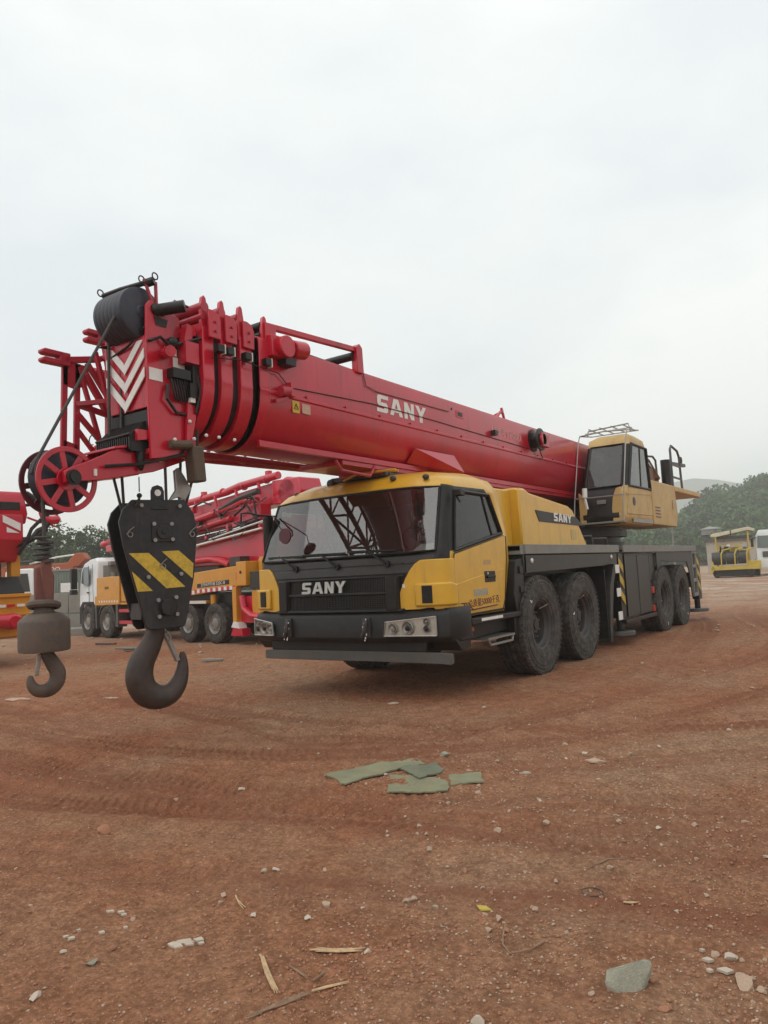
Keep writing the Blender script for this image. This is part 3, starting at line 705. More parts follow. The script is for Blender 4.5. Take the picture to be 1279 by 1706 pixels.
b = MB(); b.box(1.298, 1.318, .96, 1.16, 1.20, 1.228); b.build('door_handle', BLKP, cab, .006)
b = MB(); b.cyl((1.30, 1.00, 1.252), (1.303, 1.00, 1.252), .012); b.build('lock', CHROME, cab)
b = MB(); X0, X1 = 1.2965, 1.299
b.prism([(.36, .965), (.46, .965), (.46, .955), (.36, .955)], 'X', X0, X1)
for dy in (0, .05, .10): b.prism([(.40+dy, .965), (.425+dy, .965), (.535+dy, .875), (.51+dy, .875)], 'X', X0, X1)
b.prism([(.60, .887), (1.20, .905), (1.20, .893), (.60, .875)], 'X', X0, X1)
b.build('door_stripe', SIGNM, cab)
letters('weight_lettering', '总质量50000千克', frame((1.2965, .89, .95), (0, 1, .03), (0, 0, 1)), .094, SIGNM, cab, .002, sx=1.02)
b = MB(); b.box(1.2965, 1.2985, .66, .98, 1.02, 1.09); b.build('worn_sticker', mat('worn_blue_grey', (.36, .33, .24), .6, dirt=.4, nscale=20), cab)
b = MB(); b.box(1.2905, 1.2925, .93, 1.10, 1.345, 1.40); b.build('notice_sticker', mat('notice_print', (.50, .33, .14), .6, dirt=.4, nscale=40), cab)
# sill, steps, side skirt under the door
b = MB(); b.prism([(.42, .80), (1.80, .80), (1.80, .745), (.42, .735)], 'X', 1.10, 1.385); b.prism([(1.50, .74), (1.66, .74), (1.66, .50), (1.50, .52)], 'X', 1.15, 1.35)
b.prism([(.42, .735), (1.5, .745), (1.5, .60), (.9, .58), (.5, .55), (.40, .60)], 'X', 1.0, 1.25)
b.build('side_skirt', BLKP, cab, .01)
b = MB(); b.box(1.388, 1.39, .62, 1.12, .762, .792); b.build('scrape', LET, cab)
b = MB(); b.box(1.08, 1.36, .80, 1.46, .545, .565)
for y in np.arange(.82, 1.46, .04): b.bar((1.08, y, .569), (1.36, y, .569), .012, .006)
b.tube([(1.34, .84, .55), (1.35, .86, .49), (1.35, 1.40, .49), (1.34, 1.44, .55)], .014, 6); b.build('entry_step', STEEL, cab)
b = MB(); b.box(1.25, 1.262, .55, .68, .655, .70); b.build('side_marker', REFL, cab, .004)
# roof strip lamps, beacons and roof frame
for x, y, z in ((.95, .36, 2.31), (.55, .33, 2.335), (-.9, .40, 2.31)):
    b = MB(); b.sphere((x, y+.03, z), .038, 10, sc=(1, 1, .8)); b.build('roof_lamp', RIM, cab)
b = MB(); b.tube([(-.20, .45, 2.40), (.05, .40, 2.45), (.55, .42, 2.44)], .014, 6); b.tube([(-.20, .45, 2.40), (-.25, .62, 2.46), (.4, .7, 2.47)], .012, 6); b.build('roof_rail', YEL, cab)
# wipers
for x in (-.62, -.02, .62):
    b = MB(); y = yf(x, 1.42)
    b.cyl((x+.05, y-.055, 1.405), (x+.05, y-.02, 1.405), .035); b.bar((x+.05, y-.06, 1.405), (x-.14, y-.035, 1.53), .018)
    b.bar((x-.14, y-.035, 1.53), (x-.20, y-.026, 1.56), .012); b.bar((x-.46, yf(x-.46, 1.5)-.010, 1.555), (x+.16, yf(x+.16, 1.5)-.020, 1.545), .014, .02)
    b.build('wiper', BLK, cab)
# mirrors: far side tall mirror and the round kerb mirror on a loop arm
b = MB(); b.tube([(-1.12, .26, 2.06), (-1.10, .0, 2.06), (-1.22, -.10, 2.10), (-1.30, -.12, 2.10), (-1.31, -.12, 2.0)], .012, 8); b.tube([(-1.10, .20, 2.06), (-.80, -.10, 2.0), (-.66, -.12, 1.84)], .007, 6)
ma = b.build('mirror_arm', BLK, cab)
b = MB(); b.lathe([(.001, .0), (.085, .0), (.09, .015), (.07, .04), (.001, .055)], (-.625, -.13, 1.784), 'Y', 24, cap=False); b.build('round_mirror', mat('mirror_red_reflection', (.09, .012, .018), .4), cab, angle=60)  # dark red reflection is painted into the mirror's base colour
b = MB(); b.cbox((-1.235, .26, 1.83), (.09, .16, .50), Matrix.Rotation(.3, 3, 'Z')); b.build('side_mirror', BLKP, cab, .03)
b = MB(); b.cbox((1.33, .40, 2.10), (.09, .10, .07)); b.bar((1.29, .36, 2.12), (1.33, .42, 2.0), .02); b.build('mirror_mount', BLK, cab, .01)
# interior
b = MB(); b.box(-1.15, 1.15, .14, .44, 1.30, 1.50); b.box(.30, .95, .38, .58, 1.36, 1.56); b.build('dashboard', INT, cab, .04)
b = MB(); b.box(-1.16, 1.16, 1.42, 1.46, .9, 2.15); b.box(-1.16, 1.16, .2, 1.5, .86, .90); b.build('cab_lining', INTL, cab)
for x in (.65, -.7):
    b = MB(); b.cbox((x, 1.0, 1.28), (.50, .46, .14)); b.cbox((x, 1.28, 1.60), (.48, .13, .58), Matrix.Rotation(-.15, 3, 'X')); b.cbox((x, 1.33, 1.95), (.24, .09, .16)); b.build('seat', SEATM, cab, .04)
b = MB(); R = Matrix.Rotation(rad(-55), 3, 'X'); b.tube([Vector((.65, .66, 1.63))+R@Vector((.2*math.cos(a), .2*math.sin(a), 0)) for a in np.linspace(0, 2*PI, 20, endpoint=False)], .015, 8, closed=True)
for a in (0, 2.1, 4.2): b.bar(Vector((.65, .66, 1.63)), Vector((.65, .66, 1.63))+R@Vector((.2*math.cos(a), .2*math.sin(a), 0)), .02)
b.bar((.65, .66, 1.63), (.65, .45, 1.45), .05); b.build('steering_wheel', BLK, cab)
b = MB(); b.add([(.70, .17, 1.515), (1.10, .20, 1.515), (1.12, .27, 1.60), (.92, .26, 1.59), (.86, .20, 1.53)], [(0, 1, 2, 3, 4)]); b.build('paper', LET, cab)
b = MB(); b.cyl((.22, .28, 1.50), (.22, .28, 1.58), .05); b.cyl((.36, .26, 1.50), (.36, .26, 1.555), .035); b.build('cup', INTL, cab)
b = MB(); b.box(-1.06, -1.0, .318, .322, 2.05, 2.11); b.box(-.96, -.89, .30, .304, 2.03, 2.09); b.build('window_sticker', LET, cab)

# ---- engine hood behind the cab
b = MB(); P = [(2.30, 1.556), (2.28, 2.30), (2.46, 2.315), (2.62, 2.265), (3.95, 2.155), (4.12, 2.10), (4.24, 1.98), (4.60, 1.60), (4.60, 1.556)]
b.loft([[(x*k, y, 1.556+(z-1.556)*h) for y, z in P] for x, k, h in ((-1, 1.15, .97), (-1, 1.08, 1.0), (1, 1.08, 1.0), (1, 1.15, .97))])
hood = b.build('engine_hood', YEL, crane, .03, angle=30)
b = MB(); b.prism([(1.66, 1.556), (1.66, 2.28), (2.30, 2.28), (2.30, 1.556)], 'X', -1.0, 1.02); b.build('hood_front', YEL, hood, .02)
b = MB(); b.prism([(2.74, 2.035), (4.20, 1.99), (4.44, 1.885), (4.40, 1.865), (2.86, 1.885)], 'X', 1.150, 1.158); b.build('name_band', BLK, hood, .003)
sany('hood_lettering', frame((1.160, 3.68, 1.955), (0, 1, -.025), (0, 0, 1)), .115, .66, LET, hood, .004)
b = MB(); b.box(1.152, 1.156, 3.98, 4.20, 1.66, 1.80); b.build('instruction_plate', mat('instruction_print', (.56, .42, .16), .6, dirt=.3, nscale=60), hood)
b = MB(); b.tube([(.9, 4.8, 1.55), (.9, 4.8, 1.72), (1.1, 4.95, 1.72), (1.1, 5.0, 1.56)], .025, 8); b.tube([(1.05, 5.1, 1.55), (1.05, 5.15, 1.68), (1.2, 5.35, 1.68), (1.2, 5.4, 1.55)], .025, 8); b.box(.5, .9, 5.0, 5.3, 1.55, 1.68)
b.build('hydraulic_fittings', RIM, crane)

# ---- slewing ring and superstructure
b = MB(); b.lathe([(.95, 0), (.95, .10), (.88, .10), (.88, .20), (1.0, .20), (1.0, .32), (.90, .32), (.90, .42)], (0, 7.0, 1.556), 'Z', 40); b.build('slewing_ring', BLK, crane, angle=30)
b = MB(); b.box(-1.0, .50, 6.5, 9.6, 1.98, 2.15); b.box(.30, .44, 7.4, 9.6, 2.15, 3.0); b.box(-.44, -.30, 7.4, 9.6, 2.15, 3.0)
sup = b.build('turntable_frame', BLK, crane, .01)
b = MB(); b.prism([(7.86, 1.96), (9.55, 1.95), (9.72, 2.2), (9.60, 2.80), (7.86, 2.80)], 'X', .55, 1.31); b.box(-1.31, -.55, 6.3, 9.6, 1.96, 2.80)
sb = b.build('machinery_cover', YELD, crane, .02)
b = MB()
for k in range(4): b.box(1.312, 1.316, 8.0, 8.35, 2.10+k*.06, 2.12+k*.06)
b.box(1.311, 1.314, 9.3, 9.33, 2.3, 2.5); b.build('vent_slot', SIGNM, sb)
b = MB(); b.box(-1.2, 1.31, 9.95, 12.0, 2.69, 2.80); b.box(.6, 1.31, 9.62, 9.95, 2.69, 2.80); plat = b.build('rear_platform', YELD, crane, .02)
b = MB(); b.box(-.9, .9, 9.75, 10.5, 2.1, 2.68); b.build('counterweight', YELD, crane, .05)
b = MB()
for y in (8.5, 9.35): b.cyl((-.4, y, 3.02), (.75, y, 3.02), .24, 20); b.cyl((.75, y, 3.02), (.80, y, 3.02), .34, 20); b.cyl((-.45, y, 3.02), (-.4, y, 3.02), .34, 20)
b.box(.5, 1.0, 8.05, 9.8, 2.80, 2.92)
for k in range(5): b.bar((1.0, 8.2+k*.3, 2.82), (1.0, 8.3+k*.3, 3.12), .05)
b.bar((.95, 7.95, 3.30), (.95, 9.7, 3.10), .06); b.build('winch', BROWN, crane, .01)
b = MB()
for k in range(6): b.tube([(.9+.05*k, 7.95, 2.85+.04*k), (1.0+.03*k, 8.4, 3.0+.05*k), (1.05, 9.0+.1*k, 2.98), (.9, 9.6, 2.84)], .02, 6)
b.cyl((.95, 8.6, 2.92), (.95, 9.1, 2.92), .11, 14); b.cbox((1.12, 8.3, 2.95), (.16, .3, .24)); b.build('hydraulic_lines', BROWN, crane, split=False)
b = MB(); b.cyl((1.12, 9.80, 2.80), (1.12, 9.80, 3.38), .10, 16); b.build('exhaust_pipe', BLK, crane)
b = MB()
b.tube([(1.2, 9.95, 2.80), (1.2, 9.95, 3.62), (1.2, 10.05, 3.70), (1.2, 10.55, 3.64), (1.2, 10.68, 3.52), (1.2, 10.75, 2.80)], .025, 8)
for z in (3.30, 3.03): b.bar((1.2, 9.95, z), (1.2, 10.72, z), .035)
b.tube([(1.0, 8.1, 3.32), (1.0, 9.3, 3.42), (1.0, 9.5, 3.36), (1.0, 9.55, 2.9)], .022, 8)
b.build('guard_rail', FRA, crane)
b = MB(); b.bar((1.1, 10.2, 3.35), (1.1, 11.55, 3.42), .07); b.tube([(1.1, 11.3+.06*math.cos(a), 3.52+.07*math.sin(a)) for a in np.linspace(0, 2*PI, 12, endpoint=False)], .018, 6, closed=True); b.build('anemometer_bar', BLK, crane)

# ---- operator cab
OB = [  # outline in plan per level (x0,x1,yf,yr,z)
 (.50, 1.30, 6.14, 7.86, 1.94), (.50, 1.30, 6.10, 7.88, 2.10), (.50, 1.30, 6.36, 7.86, 2.60), (.52, 1.29, 6.72, 7.80, 3.36), (.53, 1.27, 6.80, 7.74, 3.50), (.62, 1.18, 6.98, 7.60, 3.58)]
b = MB(); rings = []
def rr(x0, x1, y0, y1, z, r=.09):
    o = []
    for cx, cy, a0 in ((x1-r, y0+r, -PI/2), (x1-r, y1-r, 0), (x0+r, y1-r, PI/2), (x0+r, y0+r, PI)):
        for k in range(4): a = a0+k*PI/6; o.append((cx+r*math.cos(a), cy+r*math.sin(a), z))
    return o
OR = [rr(*t) for t in OB]; n = 16
for i in range(5):
    for j in range(n):
        j2 = (j+1) % n; m_ = 0
        front = (j == 15); sidew = (j == 3)
        if i == 2 and (front or sidew or j == 11): continue
        if i == 2 and j in (0, 1, 2, 12, 13, 14): m_ = 1
        if i <= 1 and (front): m_ = 1
        b.add([OR[i][j], OR[i][j2], OR[i+1][j2], OR[i+1][j]], [(0, 1, 2, 3)], m_)
b.add(OR[-1], [tuple(range(n))]); b.add(OR[0], [tuple(range(n))])
oc = b.build('operator_cab', [YELD, BLKP], crane, angle=40)
bm = bmesh.new(); bm.from_mesh(oc.data); bmesh.ops.remove_doubles(bm, verts=bm.verts, dist=.0005); bmesh.ops.recalc_face_normals(bm, faces=bm.faces); bm.to_mesh(oc.data); bm.free()
oc.modifiers.new('thickness', 'SOLIDIFY').thickness = .03
b = MB(); q = [OR[2][15], OR[2][0], OR[3][0], OR[3][15]]; b.add([(x, y-.01, z) for x, y, z in q], [(0, 1, 2, 3)]); b.build('front_window', GLASO, oc)
b = MB(); b.tube([(x, y-.012, z) for x, y, z in q], .022, 6, closed=True); b.build('front_window_frame', BLK, oc)
b = MB(); q = [OR[2][3], OR[2][4], OR[3][4], OR[3][3]]; b.add([(x+.004, y, z) for x, y, z in q], [(0, 1, 2, 3)]); b.build('side_window', GLASO, oc)
b = MB(); b.tube([(x+.006, y, z) for x, y, z in q], .028, 6, closed=True); b.bar(lerp(q[0], q[1], .55), lerp(q[3], q[2], .55), .03, .03); b.build('side_window_frame', BLKP, oc)
b = MB(); b.add([(x, y, z) for x, y, z in (OR[2][11], OR[2][12], OR[3][12], OR[3][11])], [(0, 1, 2, 3)]); b.build('inner_window', GLASO, oc)
b = MB(); b.prism([(6.24, 2.10), (7.78, 2.12), (7.78, 2.56), (7.55, 2.60), (6.44, 2.55)], 'X', 1.298, 1.312); dr = b.build('cab_door', YELD, oc, .006)
b = MB(); b.prism([(6.30, 2.44), (7.78, 2.50), (7.78, 2.53), (6.32, 2.475)], 'X', 1.311, 1.320); b.build('door_ridge', YELD, oc)
b = MB(); b.cyl((1.30, 6.66, 2.33), (1.318, 6.66, 2.33), .075, 16); b.build('door_latch', BLK, oc)
b = MB(); b.box(1.312, 1.33, 6.5, 7.7, 1.965, 2.03); b.build('cab_step', STEEL, oc, .004)
b = MB()
for xx in (.46, 1.305): b.tube([(xx, 6.02, 1.98), (xx, 6.10, 2.35), (xx, 6.50, 3.45), (xx, 6.60, 3.58), (xx, 7.3, 3.66)], .011, 8)
for z, y in ((2.42, 6.12), (3.66, 6.9), (3.66, 7.3)): b.bar((.46, y, z), (1.305, y, z), .018)
b.tube([(.46, 6.6, 3.58), (.9, 6.55, 3.60), (1.305, 6.6, 3.58)], .013, 6)
b.tube([(.5, 6.9, 3.60), (.52, 6.9, 3.70), (1.25, 6.9, 3.74), (1.28, 6.9, 3.60)], .014, 6)
for x in (.6, .8, 1.0, 1.2): b.bar((x, 6.7, 3.70), (x, 7.5, 3.70), .016)
b.build('guard_frame', STEEL, oc)
b = MB(); b.prism([(1.10, 1.98), (1.27, 1.98), (1.27, 2.56), (1.18, 2.54), (1.12, 2.40), (1.09, 2.2)], 'Y', 6.115, 6.15); b.prism([(.53, 1.98), (.64, 1.98), (.66, 2.2), (.60, 2.45), (.53, 2.52)], 'Y', 6.115, 6.15); b.build('front_cheek', YELD, oc, .01)
b = MB(); b.box(.46, 1.32, 5.98, 6.16, 1.955, 1.985); b.build('foot_plank', GRY, oc, .004)
b = MB(); b.cyl((.66, 6.06, 2.42), (.66, 6.08, 2.58), .045, 12); b.bar((.66, 6.06, 2.42), (.70, 6.04, 2.22), .03); b.build('work_lamp', LET, oc)
b = MB(); b.cbox((.90, 6.18, 2.33), (.16, .02, .07)); b.build('front_lamp', GRY, oc, .01)
b = MB(); b.cbox((.9, 7.3, 2.55), (.46, .2, .9)); b.cbox((.9, 7.05, 2.2), (.46, .5, .14)); b.build('seat', SEATM, oc, .05)
b = MB(); b.box(.56, 1.24, 7.55, 7.75, 2.0, 3.3); b.build('cab_lining', INTL, oc)
b = MB(); b.bar((.7, 6.40, 2.62), (.62, 6.55, 2.95), .012); b.bar((.62, 6.52, 2.9), (.95, 6.36, 2.58), .014); b.build('wiper', BLK, oc)

# ---- telescopic boom
def bsec(w, zt, zc, zb, lip=.012):
    P = [(w-.05, zt), (w-.012, zt-.012), (w, zt-.05), (w, zc+.035), (w+lip, zc+.028), (w+lip, zc), (w+.001, zc-.006)]
    for k in range(1, 12):
        a = PI/2*k/12; P.append(((w)*math.cos(a)**.86, zc-.006-(zc-zb-.006)*math.sin(a)**1.02))
    R = P+[(0, zb)]+[(-x, z) for x, z in P[::-1]]
    return R
def tubeboom(b, w, zt, zc, zb, y0, y1, lip=.012, m=0, w2=None):
    r = bsec(w, zt, zc, zb, lip); b.loft([[(x, y0, z) for x, z in r], [(x, y1, z) for x, z in r]], m)
b = MB(); tubeboom(b, .425, 3.50, 3.0, 2.50, -1.53, 8.9)
boom = b.build('boom', RED, crane, .004, angle=24)
b = MB(); tubeboom(b, .436, 3.515, 3.01, 2.485, -1.53, -1.40, .004); b.build('boom_collar', RED, boom, .008, angle=24)
zb0 = 2.50
for k, (y0, y1) in enumerate(((-1.745, -1.60), (-1.96, -1.83), (-2.15, -2.03))):
    w = .425-.012*(k+1)
    b = MB(); tubeboom(b, w, 3.50-.004*k, 3.0, 2.50+.012*k, y0, y1, .003); cl = b.build('boom_collar', RED, boom, .008, angle=24)
    b = MB(); tubeboom(b, w-.035, 3.46-.01*k, 2.98, 2.545+.015*k, y1-.01, y1+.10, 0); b.build('inner_section', BLK, boom, angle=24)
b = MB(); tubeboom(b, .33, 3.42, 2.98, 2.60, -2.215, -2.12, 0); b.build('inner_section', BLK, boom, .006, angle=24)
# ears, cross tubes and bolted pads on top of each collar
for k, (y, top) in enumerate(((-1.43, 3.72), (-1.72, 3.74), (-1.93, 3.735), (-2.12, 3.73))):
    b = MB()
    for s_ in (-1, 1):
        x = s_*(.40-.012*k); b.prism([(y-.035, 3.42), (y+.045, 3.42), (y+.04, 3.60), (y+.02, top-.02), (y, top), (y-.02, top-.02), (y-.035, 3.62)], 'X', x-.015, x+.02)
        b.prism([(y, 3.36), (y+.13, 3.36), (y+.135, 3.52), (y+.11, 3.58), (y+.05, 3.60), (y, 3.60)], 'X', s_*.425-.008, s_*.425+.012)
    e = b.build('collar_ear', RED, boom, .004)
    q = MB()
    for z in (3.42, 3.50): q.cyl((.43, y+.07, z), (.452, y+.07, z), .013, 6)
    q.build('collar_bolt', REDD, e)
    q = MB(); q.cyl((-.40, y, 3.63), (.39, y, 3.63), .045, 14); q.cyl((-.40, y-.02, 3.54), (.39, y-.02, 3.54), .03, 10); q.build('cross_tube', REDD if k else BLK, e)
# small camera-side sensors with white faces between the sections
for y in (-2.02, -1.91, -1.70, -1.45):
    b = MB(); b.box(.425, .49, y-.05, y+.02, 3.235, 3.30); q = b.build('rope_guide', BLK, boom, .004)
    b = MB(); b.box(.43, .492, y+.022, y+.03, 3.225, 3.305); b.build('guide_face', WHT, q)
b = MB(); b.cyl((.435, -1.27, 3.44), (.56, -1.27, 3.44), .105, 24); b.box(.42, .50, -1.42, -1.12, 3.34, 3.54); b.cyl((.50, -1.16, 3.45), (.50, -.98, 3.47), .085, 20)
hb = b.build('length_sensor', RED, boom, .01)
b = MB(); b.box(.42, .53, -1.28, -1.14, 3.28, 3.35); b.build('sensor_bracket', BLK, hb)
b = MB()
b.bar((.40, -1.40, 3.64), (.40, .0, 3.72), .05, .055); b.bar((-.38, -1.40, 3.64), (-.38, .0, 3.72), .05, .055)
b.box(.37, .44, -1.44, -1.30, 3.48, 3.66); b.prism([(-.05, 3.46), (.06, 3.46), (.05, 3.74), (.0, 3.78), (-.05, 3.74)], 'X', .37, .45); b.prism([(-.05, 3.46), (.06, 3.46), (.05, 3.74), (-.05, 3.74)], 'X', -.42, -.36)
b.build('top_rail', RED, boom, .006)
b = MB(); b.cyl((-.4, -.06, 3.64), (.4, -.06, 3.64), .045, 14); b.build('top_roller', BLK, boom)
# crease bolts, hatch, lug holes, cables along the side
b = MB()
for y in list(np.arange(-.9, 6.3, .62)): b.cyl((.43, y, 3.045), (.446, y, 3.045), .012, 8)
b.build('side_bolt', REDD, boom)
b = MB()
b.tube([(.432, -1.15, 3.10), (.434, .2, 3.16), (.434, 1.5, 3.16), (.432, 4.4, 3.12)], .005, 5); b.tube([(.432, .06, 3.50), (.436, .10, 3.34), (.436, .30, 3.31), (.436, 1.9, 3.33)], .005, 5)
b.tube([(.435, -2.1, 3.18), (.46, -1.8, 3.22), (.45, -1.3, 3.2), (.44, -1.15, 3.1)], .005, 5); b.build('sensor_cable', BLK, boom)
b = MB(); b.box(.424, .430, 2.10, 2.30, 3.29, 3.385); b.build('hatch_plate', RED, boom, .01)
b = MB(); b.box(.428, .4325, 2.14, 2.26, 3.31, 3.365); b.cyl((.424, 1.99, 3.38), (.431, 1.99, 3.38), .018, 10); b.build('side_opening', BLK, boom, .01)
b = MB(); b.bar((.36, 3.45, 3.50), (.36, 3.62, 3.62), .03); b.bar((.36, 3.70, 3.50), (.36, 3.62, 3.66), .03); b.bar((.20, 3.62, 3.55), (.38, 3.62, 3.60), .03); b.build('top_bracket', RED, boom)
b = MB(); b.lathe([(.001, -.02), (.175, -.02), (.18, .0), (.12, .01), (.12, .10), (.18, .11), (.175, .13), (.06, .14), (.001, .14)], (.44, 4.55, 3.27), 'X', 28, cap=False); dm = b.build('cable_drum', BLK, boom, angle=40)
b = MB(); b.box(.56, .62, 4.5, 4.75, 3.15, 3.36); b.cyl((.58, 4.55, 3.27), (.62, 4.55, 3.27), .10, 18); b.build('drum_cover', RED, dm, .01)
b = MB(); b.tube([(.46, 4.7, 3.16), (.50, 4.72, 3.0), (.48, 4.62, 2.98)], .008, 6); b.box(.43, .50, 3.08, 3.16, 3.17, 3.24); b.build('drum_cable', BLK, dm)
b = MB(); b.cyl((.46, -1.30, 3.03), (.46, -1.19, 3.05), .05, 14); b.bar((.45, -1.36, 2.93), (.46, -1.2, 2.98), .03); b.build('guide_roller', REDD, boom)
b = MB(); b.prism([(-1.19, 3.005), (-1.12, 3.0), (-1.19, 3.13)], 'X', .43, .50); b.build('roller_guard', RED, boom)
b = MB(); b.box(.423, .428, -1.10, -1.0, 2.87, 2.985); wsn = b.build('warning_sticker', WARN, boom)
b = MB(); q = [(-1.05+.035*math.sin(a), 2.925+.035*math.cos(a)) for a in (0, 2*PI/3, 4*PI/3)]; b.tube([(.4295, y, z) for y, z in q], .004, 4, closed=True); b.box(.428, .4295, -1.053, -1.047, 2.915, 2.94); b.build('warning_mark', BLK, boom)
b = MB(); b.box(.423, .428, -.96, -.84, 2.88, 2.975); b.build('worn_label', mat('worn_label_paint', (.55, .35, .25), .6, dirt=.5, nscale=15), boom)
sany('boom_lettering', frame((.4265, .82, 3.19), (0, 1, -.005), (0, 0, 1)), .195, 1.04, LET, boom, .003)
letters('boom_warning_lettering', '人起重臂下 严禁站人', frame((.4265, 3.62, 3.245), (0, 1, -.02), (0, 0, 1)), .125, LETF, boom, .002, sx=.92)
# fin and pads under the boom
b = MB(); b.add([(.44, 1.03, 2.76), (.46, 1.92, 2.76), (.60, 1.92, 2.52), (.30, 1.03, 2.6), (.30, 1.92, 2.50), (.25, 1.5, 2.74)], [(0, 1, 2), (0, 2, 3), (3, 2, 4), (1, 4, 2), (0, 3, 4, 1)]); b.build('boom_fin', RED, boom, .004)
b = MB(); b.box(-.3, .3, -.2, 8.2, 2.47, 2.52); b.box(.28, .32, -1.45, 8.2, 2.52, 2.58)
b.box(-.35, .35, 1.5, 2.6, 2.40, 2.52); b.bar((-.3, .55, 2.46), (.3, .55, 2.46), .12, .05); b.build('lower_rib', RED, boom, .004)
b = MB(); b.tube([(.30, -.32, 2.50), (.32, -.25, 2.40), (.32, .25, 2.38), (.30, .38, 2.50)], .018, 6); b.build('grab_bar', REDD, boom)
b = MB(); b.bar((0, 3.0, 2.42), (0, 6.2, 2.05), .26, .26); b.build('luffing_cylinder', RED, crane, .05)
b = MB(); b.box(-.30, .35, .6, 1.0, 2.37, 2.45); b.bar((-.45, .55, 2.43), (.35, .55, 2.43), .06); b.cyl((-.45, .5, 2.40), (-.45, .62, 2.40), .05, 10); b.build('boom_rest', RIM, crane, .01)

# ---- stowed lattice jib beside the boom
b = MB(); C = {}
def jp(k, y):   # chords of the lattice
    t = (y+2.4)/9.5
    return {0: (-.50, y, 2.55+.06*t), 1: (-.92+.06*t, y, 2.57+.20*t), 2: (-.55, y, 3.30-.2*t), 3: (-.92+.06*t, y, 3.30-.2*t)}[k]
for k in range(4): b.tube([jp(k, -2.3), jp(k, 6.5)], .036, 8)
ys = np.linspace(-2.3, 6.5, 15)
for i in range(14):
    y0, y1 = ys[i], ys[i+1]
    for a, c in ((0, 1), (2, 3), (0, 2), (1, 3)):
        if i % 2: a, c = c, a
        b.tube([jp(a, y0), jp(c, y1)], .018, 6); b.tube([jp(a, y1), jp(c, y1)], .016, 6)
b.build('lattice_jib', REDD, crane)
# jib head plates standing left of the boom head
b = MB()
def plate(poly, x, th=.025): b.prism(poly, 'X', x-th/2, x+th/2)
X = -.60
for a, c in (((-2.845, 2.36), (-2.815, 3.225)), ((-2.725, 2.36), (-2.70, 3.225))): plate([(a[0], a[1]), (a[0]+.052, a[1]), (c[0]+.052, c[1]), (c[0], c[1])], X)
plate([(-2.82, 2.36), (-2.69, 2.36), (-2.69, 2.52), (-2.82, 2.55)], X); plate([(-2.815, 3.02), (-2.70, 3.0), (-2.60, 3.04), (-2.56, 3.22), (-2.815, 3.225)], X)
b.bar((X, -2.80, 3.23), (X, -2.45, 3.31), .06, .05); b.bar((X, -2.66, 3.20), (X, -2.42, 2.42), .035); b.bar((X, -2.60, 3.15), (X, -2.36, 2.80), .05)
b.bar((X, -2.69, 2.87), (X, -2.37, 2.82), .045); b.bar((X, -2.69, 2.80), (X, -2.40, 2.52), .04); b.bar((X, -2.58, 3.25), (X, -2.38, 2.98), .04); b.bar((X, -2.69, 2.66), (X, -2.50, 2.44), .035)
b.bar((X+.18, -2.62, 3.3), (X+.18, -2.40, 2.5), .035); b.bar((X, -2.69, 2.87), (X+.2, -2.40, 2.92), .04); b.bar((X, -2.42, 3.32), (-.30, -2.36, 3.36), .05)
b.bar((X, -2.38, 2.42), (X, -2.36, 3.34), .06, .05)
jh = b.build('jib_end_frame', REDD, crane, .004)
def fork(c, L):
    b = MB()
    for dz in (-.035, .035):
        b.prism([(c[1], c[2]+dz-.022), (c[1]-L*.85, c[2]+dz-.024), (c[1]-L, c[2]+dz-.012), (c[1]-L, c[2]+dz+.012), (c[1]-L*.85, c[2]+dz+.024), (c[1], c[2]+dz+.022)], 'X', c[0]-.05, c[0]+.03)
    b.box(c[0]-.05, c[0]+.03, c[1]-.02, c[1]+.08, c[2]-.057, c[2]+.057); b.build('pin_fork', REDD, jh, .008)
fork((-.60, -2.83, 3.235), .17); fork((-.60, -2.46, 3.50), .13)
b = MB(); b.bar((-.6, -2.40, 3.48), (-.6, -2.32, 3.0), .05); b.build('fork_strut', REDD, jh)

# ---- boom head
b = MB()
SP = [(-2.60, 2.30), (-2.62, 3.25), (-2.61, 3.55), (-2.57, 3.60), (-2.53, 3.58), (-2.50, 3.50), (-2.44, 3.48), (-2.40, 3.55), (-2.28, 3.52), (-2.26, 3.38), (-2.38, 3.26), (-2.26, 3.22), (-2.22, 2.75), (-2.18, 2.55), (-2.22, 2.36)]
b.prism(SP, 'X', .225, .25); b.prism(SP, 'X', -.29, -.265)
b.prism([(-2.60, 2.72), (-2.58, 2.72), (-2.60, 3.30), (-2.62, 3.30)], 'X', -.265, .225)
b.prism([(-2.60, 2.35), (-2.20, 2.35), (-2.20, 2.39), (-2.60, 2.39)], 'X', -.265, .225); b.prism([(-2.60, 3.28), (-2.60, 3.31), (-2.2, 3.40), (-2.2, 3.37)], 'X', -.265, .225)
head = b.build('boom_head', RED, crane, .006)
b = MB(); b.prism([(-2.54, 3.47), (-2.40, 3.47), (-2.42, 3.40), (-2.52, 3.40)], 'X', .252, .256)
b.cyl((.24, -2.50, 3.53), (.42, -2.36, 3.56), .05, 16); b.sphere((.25, -2.51, 3.53), .055, 12); b.build('head_actuator', BLK, head)
